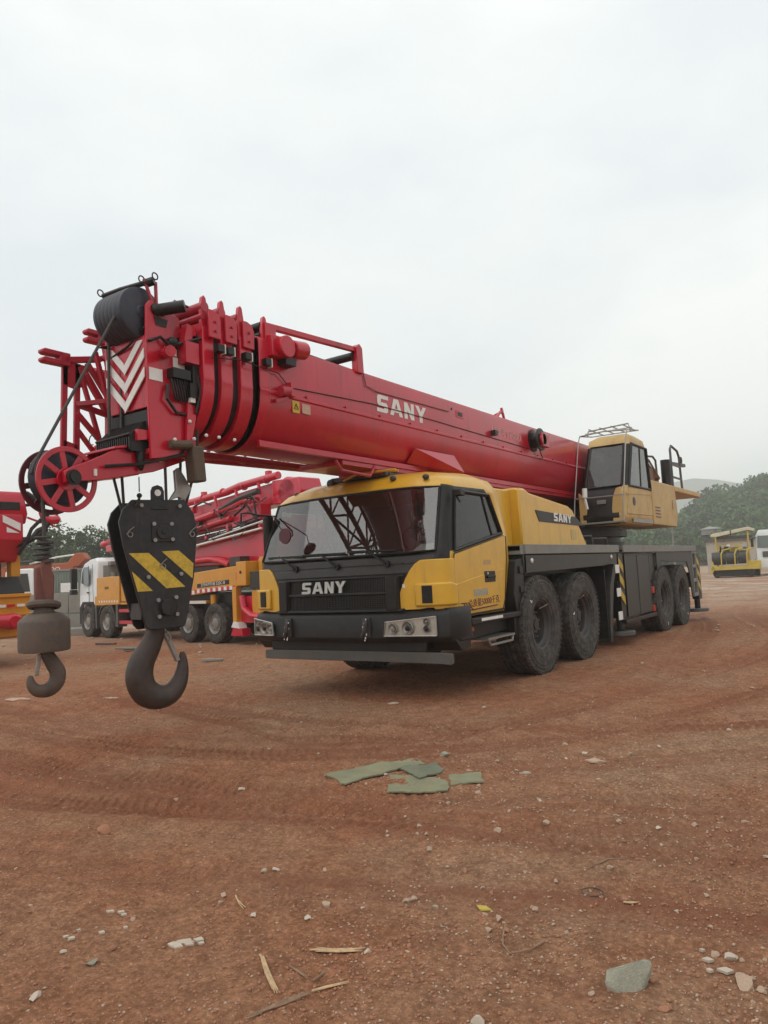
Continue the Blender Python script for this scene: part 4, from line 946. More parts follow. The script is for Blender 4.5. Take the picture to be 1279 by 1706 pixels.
# chevrons on the front plate
b = MB(); ch = lambda x, z: (x, -2.624+(z-3.30)*(-.0), z)
def chev(zt, x0=-.265, x1=.225, th=.08):
    xm = -.03; sl = 1.0
    for a, c in ((x0, xm), (x1, xm)):
        n = 12
        for k in range(n):
            u0, u1 = k/n, (k+1)/n; xa, xb = a+(c-a)*u0, a+(c-a)*u1; za, zb_ = zt-abs(xa-a)*sl, zt-abs(xb-a)*sl
            P = [(xa, min(za, 3.265)), (xa, za-th), (xb, zb_-th), (xb, min(zb_, 3.265))]
            if za-th < 3.25: b.prism(P, 'Y', -2.6275, -2.6185)
chev(3.35); chev(3.195); chev(3.04)
b.build('chevron', LET, head)
b = MB(); b.box(.252, .256, -2.60, -2.47, 2.94, 3.04); b.box(.252, .256, -2.36, -2.24, 3.08, 3.17); b.box(.252, .256, -2.44, -2.32, 3.36-.18, 3.40-.16); b.build('white_patch', LET, head)
b = MB(); b.box(-.25, .215, -2.60, -2.45, 2.45, 2.70); b.build('head_opening', BLK, head)
b = MB()   # dark ribbed cable tray under the opening
b.prism([(-2.60, 2.60), (-2.74, 2.47), (-2.74, 2.36), (-2.45, 2.36), (-2.45, 2.60)], 'X', -.24, .19)
for k in range(16): b.bar((-.23+k*.0275, -2.60, 2.61), (-.23+k*.0275, -2.745, 2.475), .012)
for k in range(16): b.bar((-.23+k*.0275, -2.748, 2.47), (-.23+k*.0275, -2.748, 2.37), .012)
b.tube([(-.24, -2.75, 2.48), (.20, -2.75, 2.49)], .012, 6); b.tube([(-.25+.04*math.cos(a), -2.78, 2.50+.04*math.sin(a)) for a in np.linspace(0, 5, 10)], .005, 5)
b.build('cable_tray', BLK, head)
b = MB(); b.prism([(-2.70, 2.53), (-2.60, 2.53), (-2.60, 2.46), (-2.70, 2.44)], 'X', .19, .225); b.build('tray_bracket', RED, head)
# connectors and looms on the right side plate
b = MB(); b.box(.25, .33, -2.42, -2.24, 2.98, 3.06)
for k in range(7): b.tube([(.29, -2.41+k*.025, 2.98), (.30, -2.40+k*.028, 2.88), (.28, -2.36+k*.024, 2.80)], .009, 6)
b.tube([(.28, -2.44, 2.92), (.29, -2.46, 2.80), (.28, -2.36, 2.70), (.27, -2.26, 2.70)], .014, 6)
b.tube([(.26, -2.60, 3.25), (.28, -2.50, 3.30), (.30, -2.42, 3.24), (.34, -2.2, 3.33), (.38, -2.12, 3.36)], .014, 6)
b.tube([(-.2, -2.62, 3.20), (.05, -2.64, 3.24), (.24, -2.63, 3.36)], .010, 6)
b.tube([(.26, -2.24, 2.70), (.27, -2.22, 2.55), (.27, -2.30, 2.36), (.22, -2.7, 2.25), (.16, -2.95, 2.22)], .014, 6)
b.sphere((.28, -2.38, 3.28), .05, 10); b.tube([(.27, -2.22, 3.3), (.31, -2.18, 3.0), (.30, -2.2, 2.8)], .02, 6); b.tube([(.30, -2.20, 3.25), (.34, -2.14, 2.9), (.30, -2.17, 2.72)], .016, 6); b.box(.26, .33, -2.25, -2.18, 2.84, 2.96)
b.build('cable_loom', BLK, head)
b = MB(); b.tube([(.29, -2.28, 3.24), (.30, -2.22, 3.20), (.30, -2.24, 3.14)], .006, 6); b.box(.28, .32, -2.24, -2.19, 2.80, 2.87)
for y, z in ((-2.40, 2.47), (-2.24, 2.64), (-2.20, 2.50), (-2.12, 2.53), (-1.98, 2.53), (-1.80, 2.53), (-2.20, 2.90)): b.sphere((.30 if y < -2.15 else .36, y, z), .016, 8)
b.build('bolt_head', LET, head)
b = MB(); b.cyl((.25, -2.44, 3.18), (.40, -2.50, 3.16), .045, 14); b.prism([(-2.24, 2.95), (-2.19, 2.95), (-2.16, 2.70), (-2.22, 2.45), (-2.27, 2.40)], 'X', .26, .29); b.box(.25, .36, -2.31, -2.17, 3.12, 3.30); b.prism([(-2.30, 3.30), (-2.17, 3.34), (-2.17, 3.44), (-2.26, 3.46)], 'X', .26, .33); b.build('side_strut', RED, head)
b = MB(); b.tube([(.29, -2.44, 2.43), (.30, -2.36, 2.43), (.30, -2.24, 2.45)], .035, 10); b.build('wedge_pin', WOOD, head)
# lower arm carrying the tip sheave
b = MB(); AP = [(-3.26, 2.08), (-3.27, 2.16), (-3.20, 2.20), (-3.05, 2.26), (-2.83, 2.37), (-2.55, 2.45), (-2.20, 2.50), (-2.06, 2.66), (-2.00, 2.58), (-2.02, 2.40), (-2.18, 2.33), (-2.48, 2.22), (-2.72, 2.17), (-2.96, 2.12)]
b.prism(AP, 'X', .10, .13); b.prism(AP, 'X', -.25, -.22); b.prism([(-2.9, 2.14), (-2.6, 2.19), (-2.6, 2.22), (-2.9, 2.17)], 'X', -.22, .10)
b.prism([(-2.86, 2.365), (-2.3, 2.47), (-2.3, 2.49), (-2.86, 2.385)], 'X', -.25, .16)
arm = b.build('sheave_arm', RED, crane, .005)
b = MB(); b.sphere((.16, -2.63, 2.32), .035, 12, sc=(1, 1, 3.2)); b.build('grease_gaiter', BLK, arm)
b = MB()
for y, z in ((-3.02, 2.17), (-2.42, 2.33)): b.cbox((.135, y, z), (.02, .02, .05))
b.build('cable_clip', LET, arm)
def spoked(x, name, mt_=None):
    b = MB(); c = (x, -3.195, 2.115)
    b.lathe([(.205, -.008), (.245, -.008), (.245, .008), (.205, .008), (.205, -.008)], c, 'X', 48, cap=False); b.lathe([(.001, -.01), (.085, -.01), (.085, .01), (.001, .01)], c, 'X', 24, cap=False)
    for k in range(8):
        a = 2*PI*k/8+.2; b.bar((x, c[1]+.07*math.cos(a), c[2]+.07*math.sin(a)), (x, c[1]+.21*math.cos(a), c[2]+.21*math.sin(a)), .044, .012, up=(1, 0, 0))
    return b.build(name, mt_ or RED, arm, .003)
spoked(.05, 'sheave_guard'); spoked(-.17, 'sheave_guard', SIGNM)  # rear guard is maroon: its shadow is painted into the colour
b = MB(); b.lathe([(.001, -.055), (.05, -.055), (.19, -.03), (.215, -.045), (.215, -.035), (.19, .0), (.215, .035), (.215, .045), (.19, .03), (.05, .055), (.001, .055)], (-.06, -3.195, 2.135), 'X', 40, cap=False); b.build('tip_sheave', NAVY, arm)
b = MB(); b.cyl((.05, -3.195, 2.12), (.155, -3.195, 2.12), .038, 16); b.cyl((.13, -3.195, 2.12), (.142, -3.195, 2.12), .058, 16); b.build('sheave_pin', BLK, arm)
# top sheaves inside a dark cover and the rope guide frame above
b = MB()
PR = [(.001, -.05), (.05, -.05), (.06, -.035), (.17, -.035), (.19, -.03), (.208, -.01), (.212, .02)]
for k in range(6): PR += [(.212, .03+k*.05), (.2085, .036+k*.05), (.212, .042+k*.05)]
PR += [(.208, .335), (.18, .35), (.06, .35), (.05, .36), (.001, .36)]
b.lathe(PR, (-.155, -2.60, 3.50), 'X', 40, cap=False)
b.build('head_sheave', NAVY, head)
b = MB(); b.cyl((-.29, -2.6, 3.495), (.20, -2.6, 3.495), .03, 12); b.prism([(-2.72, 3.28), (-2.25, 3.38), (-2.25, 3.52), (-2.40, 3.40), (-2.55, 3.30)], 'X', -.27, -.25); b.build('sheave_shaft', BLK, head)
b = MB()
b.tube([(-.18, -2.70, 3.70), (.0, -2.66, 3.72), (.22, -2.57, 3.75)], .022, 8)
b.cyl((.20, -2.58, 3.74), (.27, -2.54, 3.76), .035, 10)
for c in ((.19, -2.60, 3.775), (.27, -2.53, 3.80), (-.20, -2.71, 3.73)): b.tube([(c[0], c[1]+.028*math.cos(a), c[2]+.028*math.sin(a)) for a in np.linspace(0, 2*PI, 12, endpoint=False)], .006, 5, closed=True)
b.build('rope_guide_bar', BLK, head)
b = MB(); b.bar((.24, -2.52, 3.54), (.22, -2.60, 3.77), .02); b.bar((.24, -2.50, 3.54), (.25, -2.51, 3.76), .02); b.build('guide_post', REDD, head)
# ---- ropes (parts of the crane)
b = MB()
b.tube([(.12, -2.74, 3.62), (.10, -2.79, 3.45), (-.06, -3.38, 2.23), (-.06, -3.41, 2.15)], .0125, 8)
b.tube([(-.2, -2.64, 3.42), (-.2, -2.66, 2.45)], .013, 8)
for k in range(5): b.tube([(-.2+k*.105, -2.3, 3.67), (-.2+k*.1, -1.4, 3.60), (-.15+k*.07, 3.4, 3.56), (-.1+k*.05, 8.2, 3.3)], .011, 6)
b.build('hoist_rope', ROPE, crane)

# ================================================================== MAIN HOOK BLOCK
HBX, HBY = 0.0, -2.405
hk = thing('hook_block', 'big black hook block with yellow stripes and a heavy hook hanging from the boom head', 'hook block', (HBX, HBY, .34), math.atan2(-.27, .96))
HZ = -.34   # local z offset; local x = plate normal, local y = across
def hp(px, py, c=(265, 1045), z0=.965, k=198.): return ((px-c[0])/k/.94, z0+(c[1]-py)/k+HZ)
OUT = [(224, 842), (306, 840), (321, 862), (326, 890), (318, 968), (303, 1040), (300, 1046), (246, 1047), (240, 1040), (225, 977), (210, 915), (204, 877), (210, 858)]
poly = [hp(*p) for p in OUT]
for x0, x1 in ((.11, .14), (-.14, -.11)):
    b = MB(); b.prism(poly, 'X', x0, x1); pl = b.build('side_plate', HBLK, hk, .006)
    sg = 1 if x0 > 0 else -1
    if sg > 0:
        b = MB(); xx = (.1405, .1425)
        for P in ([(217, 926), (247, 926), (303, 982), (273, 983)], [(267, 924), (294, 923), (317.5, 945), (315, 969)], [(221, 954), (252, 986), (229, 986)]):
            b.prism([hp(*p) for p in P], 'X', *xx)
        b.build('yellow_stripe', WARN, hk)
    b = MB()
    for px, py in ((237, 851), (297, 851), (255.5, 880), (283, 880), (256.5, 906), (284, 905), (245, 964), (296, 961), (259, 1001), (287, 998), (260, 1027), (288, 1025)):
        y, z = hp(px, py); b.cyl((sg*.14, y, z), (sg*.16, y, z), .017, 6)
    b.build('plate_bolt', STEEL, hk)
    b = MB(); y, z = hp(270, 893); b.cyl((sg*.14, y, z), (sg*.165, y, z), .058, 24); b.cyl((sg*.165, y, z), (sg*.172, y, z), .02, 12); b.cbox((sg*.145, y, z), (.012, .19, .16))
    y, z = hp(274, 1013); b.cyl((sg*.14, y, z), (sg*.18, y, z), .066, 24); b.build('pin_cover', HBLK, hk, .003)
b = MB()
for k in range(3):
    y, z = hp(270, 893); b.lathe([(.001, -.028), (.19, -.028), (.21, -.032), (.18, 0), (.21, .032), (.19, .028), (.001, .028)], ((k-1)*.07, y, z), 'X', 32, cap=False)
b.build('block_sheave', NAVY, hk)
b = MB(); y, z = hp(266, 842)
b.prism([(y-.055, z-.06), (y+.055, z-.06), (y+.055, z+.08), (y+.04, z+.115), (y, z+.13), (y-.04, z+.115), (y-.055, z+.08)], 'X', .085, .108)
b.box(.108, .15, y-.07, y+.07, z-.075, z-.055); lug = b.build('top_lug', HBLK, hk, .004)
b = MB(); b.cyl((.104, y, z+.065), (.1095, y, z+.065), .027, 16); b.build('lug_eye', LET, hk)
b = MB(); b.box(-.11, .11, -.16, .16, hp(0, 1030)[1], hp(0, 1005)[1]); b.box(-.11, .11, -.2, .2, hp(0, 870)[1], hp(0, 862)[1]); b.cyl((0, 0, hp(0, 1030)[1]), (0, 0, hp(0, 1046)[1]), .085, 20)
b.build('cross_head', HBLK, hk)
def hookmesh(cl, rads, n=14, flat=.8):
    b = MB(); P = [Vector((0, y, z)) for y, z in cl]
    # refine the centre line
    Q = []; Rr = []
    for i in range(len(P)-1):
        p0 = P[max(i-1, 0)]; p1, p2 = P[i], P[i+1]; p3 = P[min(i+2, len(P)-1)]
        for t in (0, .2, .4, .6, .8):
            Q.append(.5*((2*p1)+(p2-p0)*t+(2*p0-5*p1+4*p2-p3)*t*t+(3*p1-p0-3*p2+p3)*t**3)); Rr.append(rads[i]*(1-t)+rads[i+1]*t)
    Q.append(P[-1]); Rr.append(rads[-1]); rings = []
    for i, p in enumerate(Q):
        d = (Q[min(i+1, len(Q)-1)]-Q[max(i-1, 0)]).normalized(); a = Vector((0, -d.z, d.y))
        rings.append([tuple(p+a*math.cos(q)*Rr[i]+Vector((1, 0, 0))*math.sin(q)*Rr[i]*flat*(1-.18*math.cos(q))) for q in np.linspace(0, 2*PI, n, endpoint=False)])
    b.loft(rings); return b
CL = [(266, 1040), (264, 1055), (256, 1075), (243, 1098), (239, 1122), (247, 1144), (266, 1155), (286, 1152), (300, 1136), (306, 1116), (307, 1098), (306, 1088)]
RR = [.074, .078, .088, .104, .113, .112, .100, .086, .070, .052, .034, .016]
b = hookmesh([hp(*p) for p in CL], RR); b.build('hook', HOOK, hk, angle=60)
b = MB(); p0, p1 = hp(281, 1057), hp(299, 1102); b.bar((.0, p0[0], p0[1]), (0, p1[0], p1[1]), .05, .035); b.sphere((0, p0[0], p0[1]), .03, 10); b.tube([(.03, p0[0], p0[1]+.02), (.03, p0[0]+.03, p0[1]-.03), (.03, p0[0]+.01, p0[1]-.06)], .008, 5)
b.build('safety_latch', STEEL, hk, .005)
b = MB()
for px, py in ((268, 944), (219, 893), (316, 893)):
    y, z = hp(px, py); b.tube([(.155, y-.03, z-.02), (.165, y-.01, z+.01), (.16, y+.03, z+.04)], .004, 5); b.tube([(.155, y+.02*math.cos(a), z-.02+.02*math.sin(a)) for a in np.linspace(0, 2*PI, 10, endpoint=False)], .0035, 5, closed=True)
b.build('cotter_pin', STEEL, hk)
# reeving between head and block
Mh = Matrix.Translation((HBX, HBY, .34)) @ Matrix.Rotation(math.atan2(-.27, .96), 4, 'Z')
b = MB()
for (y0, x0), (dx, dy, dz) in (((-.20, .03), (-.25, -2.60, 2.25)), ((-.20, -.06), (-.10, -2.62, 2.25)), ((.20, .03), (.12, -2.20, 2.3)), ((.10, .06), (.12, -2.36, 2.3)), ((.22, -.06), (.22, -2.1, 2.35))):
    p = Mh @ Vector((x0, y0, 1.40)); b.tube([(p.x, p.y, p.z-.1), (dx, dy, dz), (dx, dy+.02, 3.3)], .012, 8)
b.build('reeving_rope', ROPE, crane)
b = MB(); b.cbox((.27, -2.17, 2.29), (.12, .12, .30), Matrix.Rotation(.08, 3, 'X')); b.build('wedge_socket', WOOD, crane, .015)
b = MB(); b.prism([(-2.30, 2.24), (-2.26, 2.27), (-2.20, 2.20), (-2.13, 2.10), (-2.20, 2.00), (-2.27, 2.02), (-2.36, 1.99), (-2.29, 2.08)], 'X', .14, .17); b.cyl((.155, -2.23, 2.02), (.155, -2.235, 1.82), .014, 8); b.build('anchor_shackle', STEEL, crane, .004)
b = MB(); b.tube([(.12, -2.62, 2.17), (.12, -2.62, 2.05)], .005, 5); b.sphere((.12, -2.62, 2.02), .022, 8); b.tube([(.12, -2.62, 2.0), (.11, -2.65, 1.93)], .012, 6); b.build('loose_wire', BLK, crane)

# ================================================================== OVERHAUL BALL
bx, by = -.06, -3.325
ob = thing('overhaul_ball', 'rusty weight with a small hook on a single rope beneath the red tip sheave', 'crane hook', (bx, by, .55), math.atan2(-.35, .94))
b = MB(); b.lathe([(.001, .325), (.145, .325), (.170, .33), (.174, .35), (.174, .535), (.168, .55), (.120, .594), (.07, .606), (.06, .67), (.001, .67)], (0, 0, 0), 'Z', 36, cap=False); b.build('weight', RUST, ob, angle=28)
b = MB(); b.tube([(.090*math.cos(a), .090*math.sin(a), .655+.016*math.sin(a+2)) for a in np.linspace(0, 2*PI, 24, endpoint=False)], .027, 8, closed=True); b.build('rubber_ring', RUST, ob)
b = MB(); b.box(-.045, .03, -.060, .045, .66, .93); b.prism([(.0, .66), (.058, .66), (.068, .86), (.05, .90), (.05, .98), (.0, .99), (-.03, .92)], 'X', -.045, .045); b.build('rope_socket', mat('rust_red_casting', (.17, .055, .04), .75, dirt=.5, dcol=(.10, .07, .055), nscale=9, bump=.4, bscale=30), ob, .012)
b = MB(); pts = []
for k in range(60):
    a = k*.55; pts.append((.01+(.045+.012*math.sin(k*.9))*math.cos(a), .0+(.055+.012*math.sin(k*.7))*math.sin(a), .96+k*.0032+.008*math.sin(k*.5)))
b.tube(pts, .010, 6); b.build('rope_coil', ROPE, ob)
b = MB(); b.tube([(0, .02, .90), (0, .01, 1.10), (0, .0, 1.58)], .014, 8); b.build('single_rope', ROPE, ob)
b = hookmesh([(.0, .34), (.02, .30), (.055, .235), (.085, .17), (.075, .10), (.025, .055), (-.045, .055), (-.085, .095), (-.095, .14), (-.09, .165)], [.04, .045, .052, .056, .056, .052, .045, .035, .024, .012]); b.build('hook', RUST, ob, angle=60)
b = MB(); b.bar((0, -.035, .31), (0, -.055, .16), .03, .025); b.build('safety_latch', STEEL, ob, .005)
#SPLIT

# ================================================================== CONCRETE PUMP TRUCK behind the crane
def small_wheel(parent, loc, R=.43, w=.28, side=1, name='wheel'):
    b = MB(); b.lathe([(R*.56, -w*.5), (R*.54, 0), (R*.5, -.04), (R*.28, -.05), (R*.26, -.02), (R*.12, -.01), (.001, -.01)], (0, 0, 0), 'Y', 24, cap=False)
    for k in range(8): a = 2*PI*k/8; b.cyl((R*.36*math.cos(a), -.045, R*.36*math.sin(a)), (R*.36*math.cos(a), -.02, R*.36*math.sin(a)), .016, 6)
    o = b.build(name, STEEL, parent, split=False); o.location = loc; o.rotation_euler = (0, .3, 0 if side > 0 else PI)
    t = MB(); t.lathe([(R*.56, -w), (R*.9, -w), (R, -w*.93), (R, -.025), (R*.93, 0), (R*.75, .008), (R*.58, -.01), (R*.56, -.03)], (0, 0, 0), 'Y', 36, cap=False)
    for k in range(40): a = 2*PI*k/40; t.cbox((R*math.cos(a), -w*.5, R*math.sin(a)), (.012, w*.9, .02), Matrix.Rotation(-a, 3, 'Y'))
    t.build('tyre', TYRE, o, split=False); return o
PT = thing('concrete_pump_truck', 'white cabbed concrete pump truck with orange yellow body and folded red boom behind the crane', 'pump truck', (-8.4, 5.07, 0), rad(170))
b = MB()
b.box(-2.3, 5.2, -1.35, -.75, .45, .85); b.box(-2.3, 1.6, -1.9, -.2, .62, 1.08)
for x in (-1.1, 0, 4.13, 5.3): b.cyl((x, -1.9, .43), (x, -.2, .43), .07, 10)
b.build('chassis', BLK, PT, split=False)
for x in (5.3, 4.13, 0, -1.1):
    small_wheel(PT, (x, 0, .433)); small_wheel(PT, (x, -2.1, .433), side=-1)
# cab
def prof(y0, y1, P): return [[(x, y, z) for x, z in P] for y in (y0, y1)]
CP = [(4.72, .78), (4.72, 1.99), (4.76, 2.08), (4.95, 2.17), (5.35, 2.14), (5.56, 2.03), (5.66, 1.85), (5.78, 1.35), (5.80, .72), (5.68, .55), (5.62, .72), (5.45, .90), (5.15, .90), (4.95, .78)]
b = MB()
b.loft([[(x, -.0-(.05 if z > 1.95 else 0)-(.08 if z > 2.1 else 0), z) for x, z in CP], [(x, -2.05+(.05 if z > 1.95 else 0)+(.08 if z > 2.1 else 0), z) for x, z in CP]])
pc = b.build('truck_cab', WHTT, PT, .03)
b = MB(); b.prism([(5.16, 1.44), (5.16, 1.93), (5.46, 1.93), (5.56, 1.80), (5.63, 1.50), (5.40, 1.42)], 'Y', .002, .012); b.build('door_window', GLASD if False else mat('dark_cab_glass', (.10, .12, .12), .1, coat=.5), pc)
b = MB(); b.tube([(5.14, .012, 1.96), (5.14, .012, .95)], .008, 5); b.tube([(4.90, .006, 2.0), (4.90, .006, .9)], .006, 5); b.box(5.18, 5.28, .005, .02, 1.20, 1.24); b.build('door_seam', DGR, pc, split=False)
b = MB(); b.box(4.700, 4.715, -.62, -.2, 1.60, 1.95); b.box(4.700, 4.715, -1.75, -.75, 1.60, 1.95); b.build('rear_window', mat('pale_cab_glass', (.30, .31, .30), .15, coat=.5), pc, .01)
b = MB(); b.loft(prof(.004, -.35, [(4.86, .50), (4.80, .86), (4.92, .97), (5.6, .97), (5.8, .80), (5.8, .35), (5.62, .35), (5.60, .72), (5.48, .90), (5.12, .90), (4.96, .75), (4.92, .50)])); b.build('front_mudguard', BLKP, pc, .01)
b = MB(); b.cbox((5.92, .10, 1.62), (.10, .16, .58)); b.cbox((5.90, .12, 1.25), (.12, .18, .14)); b.tube([(5.65, .0, 1.98), (5.90, .10, 1.98), (5.92, .10, 1.9)], .015, 6); b.build('door_mirror', BLKP, pc, .03, split=False)
b = MB(); b.box(4.55, 4.72, -1.85, -.35, 1.95, 2.05); b.cyl((4.62, -.45, .9), (4.62, -.45, 1.75), .08, 12); b.build('air_intake', GRY, pc)
# yellow side boxes, rails, beam with lettering
b = MB(); b.prism([(3.34, .88), (3.34, 1.60), (3.9, 1.62), (4.66, 1.60), (4.66, 1.12), (4.80, 1.10), (4.80, .86)], 'Y', -.9, .01); yb = b.build('side_cabinet', ORG, PT, .012)
b = MB(); b.box(2.4, 3.30, -.9, -.02, .95, 1.64); b.build('side_cabinet', ORG, PT, .012)
b = MB()
for k in range(8): b.box(3.42+k*.15, 3.49+k*.15, .012, .016, .94, .99)
b.build('reflective_strip', LET, yb, split=False)
letters('cabinet_lettering', 'SANY', frame((4.05, .013, 1.32), (-1, 0, 0), (0, 0, 1)), .10, BLK, yb, .002)
b = MB(); b.prism([(2.2, .88), (3.30, .88), (3.30, .93), (2.2, .93)], 'Y', -.6, .0); b.build('cabinet_ledge', ORG, PT)
for z in (.72, .42):
    b = MB(); b.box(1.6, 3.45, -.10, -.02, z-.045, z+.045); b.build('guard_rail', PUMPRED, PT, .008)
b = MB(); b.cyl((2.2, -.5, .6), (3.2, -.5, .6), .22, 16); b.box(1.4, 2.1, -.7, -.2, .4, .9); b.build('fuel_tank', RIM, PT, split=False)
b = MB(); b.loft(prof(.002, -.20, [(3.58, .30), (3.62, .62), (3.80, .86), (4.13, .94), (4.46, .86), (4.60, .62), (4.55, .62), (4.42, .80), (4.13, .88), (3.84, .80), (3.68, .60), (3.64, .30)])); b.build('mudguard', DGR, PT, .006)
b = MB(); b.box(4.72, 4.80, -.3, .0, .25, .90); b.box(3.46, 3.58, -.25, .0, .3, .9); b.build('mud_flap', FRA, PT)
b = MB(); b.prism([(-2.0, 1.20), (-2.0, 1.64), (-.2, 1.55), (1.9, 1.53), (1.9, 1.02), (-.3, 1.06)], 'Y', -.35, .0); yb = b.build('outrigger_beam', ORG, PT, .012)
b = MB(); b.prism([(-1.72, 1.265), (-.45, 1.215), (-.45, 1.30), (-1.72, 1.36)], 'Y', .001, .006); b.build('name_plate', BLK, yb)
letters('model_lettering', 'SY5419THB 520C-8', frame((-1.09, .0065, 1.285), (-1, 0, .042), (0, 0, 1)), .10, LET, yb, .001, sx=1.15)
b = MB()
for k in range(16):
    x = 1.5-k*.215; z = 1.13+(-.02+.0 if x > -.3 else .035*(-.3-x)); b.prism([(x, z-.035+(.0)), (x-.107, z-.035), (x-.107, z+.045), (x, z+.045)], 'Y', .001, .005)
b.build('checker_strip', LET, yb, split=False)['kind'] = 'stuff'
b = MB()
for k in range(16):
    x = 1.39-k*.215; z = 1.13+(-.02+.0 if x > -.3 else .035*(-.3-x)); b.prism([(x, z-.035), (x-.107, z-.035), (x-.107, z+.045), (x, z+.045)], 'Y', .001, .005)
b.build('checker_strip', PUMPRED, yb, split=False)['kind'] = 'stuff'
b = MB(); b.box(-2.36, -2.02, -.4, .02, 1.22, 1.72); q = b.build('beam_end', ORG, PT, .01)
b = MB(); b.cyl((-2.18, .02, 1.5), (-2.18, .03, 1.5), .035, 12); b.build('marker_dot', SIGNM, q)
b = MB(); b.box(-2.04, -2.0, .0, .02, 1.35, 1.5); b.build('red_marker', REFL, q)
b = MB(); b.box(-1.98, -1.84, -.12, .02, .42, 1.2); b.cyl((-.95, -.1, 1.05), (-.95, -.1, .78), .07, 12); b.box(-.75, 1.4, -.15, .0, .86, .93); q = b.build('outrigger_leg', ORG, PT, .008, split=False)
b = MB(); b.box(-.80, 1.4, .0, .012, .865, .925); b.build('side_rail', CHROME, PT)
b = MB(); b.prism([(-1.75, .18), (-2.2, .18), (-2.15, .34), (-1.85, .36)], 'Y', -.2, .03); b.build('leg_foot', PUMPRED, PT, .01)
b = MB(); b.prism([(-1.8, .36), (-2.1, .34), (-2.05, .46), (-1.88, .48)], 'Y', -.15, .04); b.build('foot_cap', LET, PT)
b = MB(); b.box(-2.5, -1.98, -.4, -.1, .45, 1.0); b.tube([(-2.1, -.05, 1.0), (-2.2, -.02, .75), (-2.5, .0, .60), (-3.1, 0, .55)], .07, 8); b.build('hopper_pipe', PUMPRED, PT, split=False)
b = MB(); b.prism([(-2.45, .50), (-3.5, .50), (-3.7, .8), (-3.7, 1.12), (-2.45, 1.12)], 'Y', -1.9, -.05); b.build('hopper', ORG, PT, .015)
b = MB(); b.box(-3.0, -2.45, -.8, -.02, 1.14, 1.50); b.build('control_box', DGR, PT, .01)
b = MB()
for x in (-2.5, -3.0, -3.5): b.box(x-.06, x+.06, -.5, -.25, 1.12, 1.75)
b.box(-3.6, -2.4, -.5, -.3, 1.70, 1.80); b.build('rear_frame', ORG, PT, .008, split=False)
# folded boom
b = MB()
def bbar(x0, z0, x1, z1, h0, h1, y0, y1, mb):
    mb.loft([[(x0, y0, z0-h0/2), (x0, y1, z0-h0/2), (x0, y1, z0+h0/2), (x0, y0, z0+h0/2)], [(x1, y0, z1-h1/2), (x1, y1, z1-h1/2), (x1, y1, z1+h1/2), (x1, y0, z1+h1/2)]])
bbar(5.6, 2.78, -2.7, 3.20, .22, .50, -1.35, -.85, b); b1 = b.build('boom_section', PUMPRED, PT, .03)
b = MB(); bbar(5.2, 2.42, -2.2, 2.78, .18, .36, -.82, -.52, b); b.build('boom_section', PUMPRED, PT, .02)
b = MB(); bbar(4.6, 2.20, -1.9, 2.45, .16, .26, -1.3, -.95, b); b.build('boom_section', PUMPRED, PT, .02)
b = MB(); b.prism([(.9, 1.72), (.9, 2.05), (-.6, 2.42), (-3.2, 2.62), (-3.6, 2.3), (-3.4, 1.8), (-1.9, 1.66)], 'Y', -1.6, -.55); b.build('boom_base', PUMPRED, PT, .03)
b = MB(); b.lathe([(.001, -.3), (.30, -.3), (.33, -.26), (.33, .26), (.30, .3), (.001, .3)], (-2.9, -1.0, 3.12), 'Y', 24, cap=False)
b.prism([(-2.4, 3.42), (-3.3, 3.40), (-3.4, 3.1), (-3.2, 2.85), (-2.4, 2.9)], 'Y', -1.3, -.7); b.build('boom_knuckle', PUMPRED, PT, .03, split=False)
b = MB(); b.tube([(1.6, -.74, 3.28), (-.6, -.74, 3.38), (-1.2, -.74, 3.46), (-2.6, -.74, 3.52)], .085, 12); b.tube([(1.2, -.46, 2.70), (-1.3, -.46, 2.98), (-1.7, -.46, 3.06), (-2.2, -.46, 3.02)], .07, 10)
b.tube([(3.5, -.44, 2.25), (1.0, -.44, 2.52), (-1.2, -.44, 2.72)], .055, 10); b.tube([(.9, -.46, 1.84), (-.3, -.46, 1.86), (-.7, -.46, 1.80), (-1.0, -.5, 1.7)], .075, 10); b.build('delivery_pipe', PUMPRED, PT, split=False)
b = MB()
for x in np.arange(1.2, -2.4, -.85): b.cyl((x, -.74, 3.285-(x-1.6)*.052), (x+.04, -.74, 3.285-(x-1.6)*.052), .098, 10); b.bar((x, -.5, 3.2-(x-1.6)*.05), (x-.05, -.5, 2.95-(x-1.6)*.05), .05)
b.box(.3, .42, -.8, -.7, 3.36, 3.50); b.box(-2.3, -2.18, -.8, -.7, 3.56, 3.66); b.build('pipe_clamp', PUMPRED, PT, split=False)
b = MB()
for k in range(5): b.tube([(.8, -.42-.01*k, 2.18+.06*k), (-.9, -.42, 2.30+.05*k), (-2.3, -.42, 2.42+.06*k)], .018, 6)
b.tube([(-1.4, -.40, 2.75), (-1.9, -.38, 2.95), (-2.2, -.4, 2.6), (-1.9, -.4, 2.45), (-1.4, -.4, 2.6)], .025, 6); b.tube([(-1.6, -.42, 3.15), (-2.15, -.4, 3.05), (-2.25, -.4, 2.5)], .025, 6); b.tube([(.5, -.45, 3.10), (-.1, -.42, 3.2), (-.4, -.45, 3.1)], .02, 6); b.build('hydraulic_hose', BLK, PT, split=False)
rr_ = random.Random(5)
for k in range(12):
    b = MB(); x = 1.0-k*.30; z = 2.35+rr_.uniform(0, .75); b.cbox((x, -.46, z), (rr_.uniform(.06, .2), .12, rr_.uniform(.05, .16)), Matrix.Rotation(rr_.uniform(-.2, .2), 3, 'Y')); b.build('boom_bracket', PUMPRED if k % 3 else BLK, PT, .01)
b = MB()
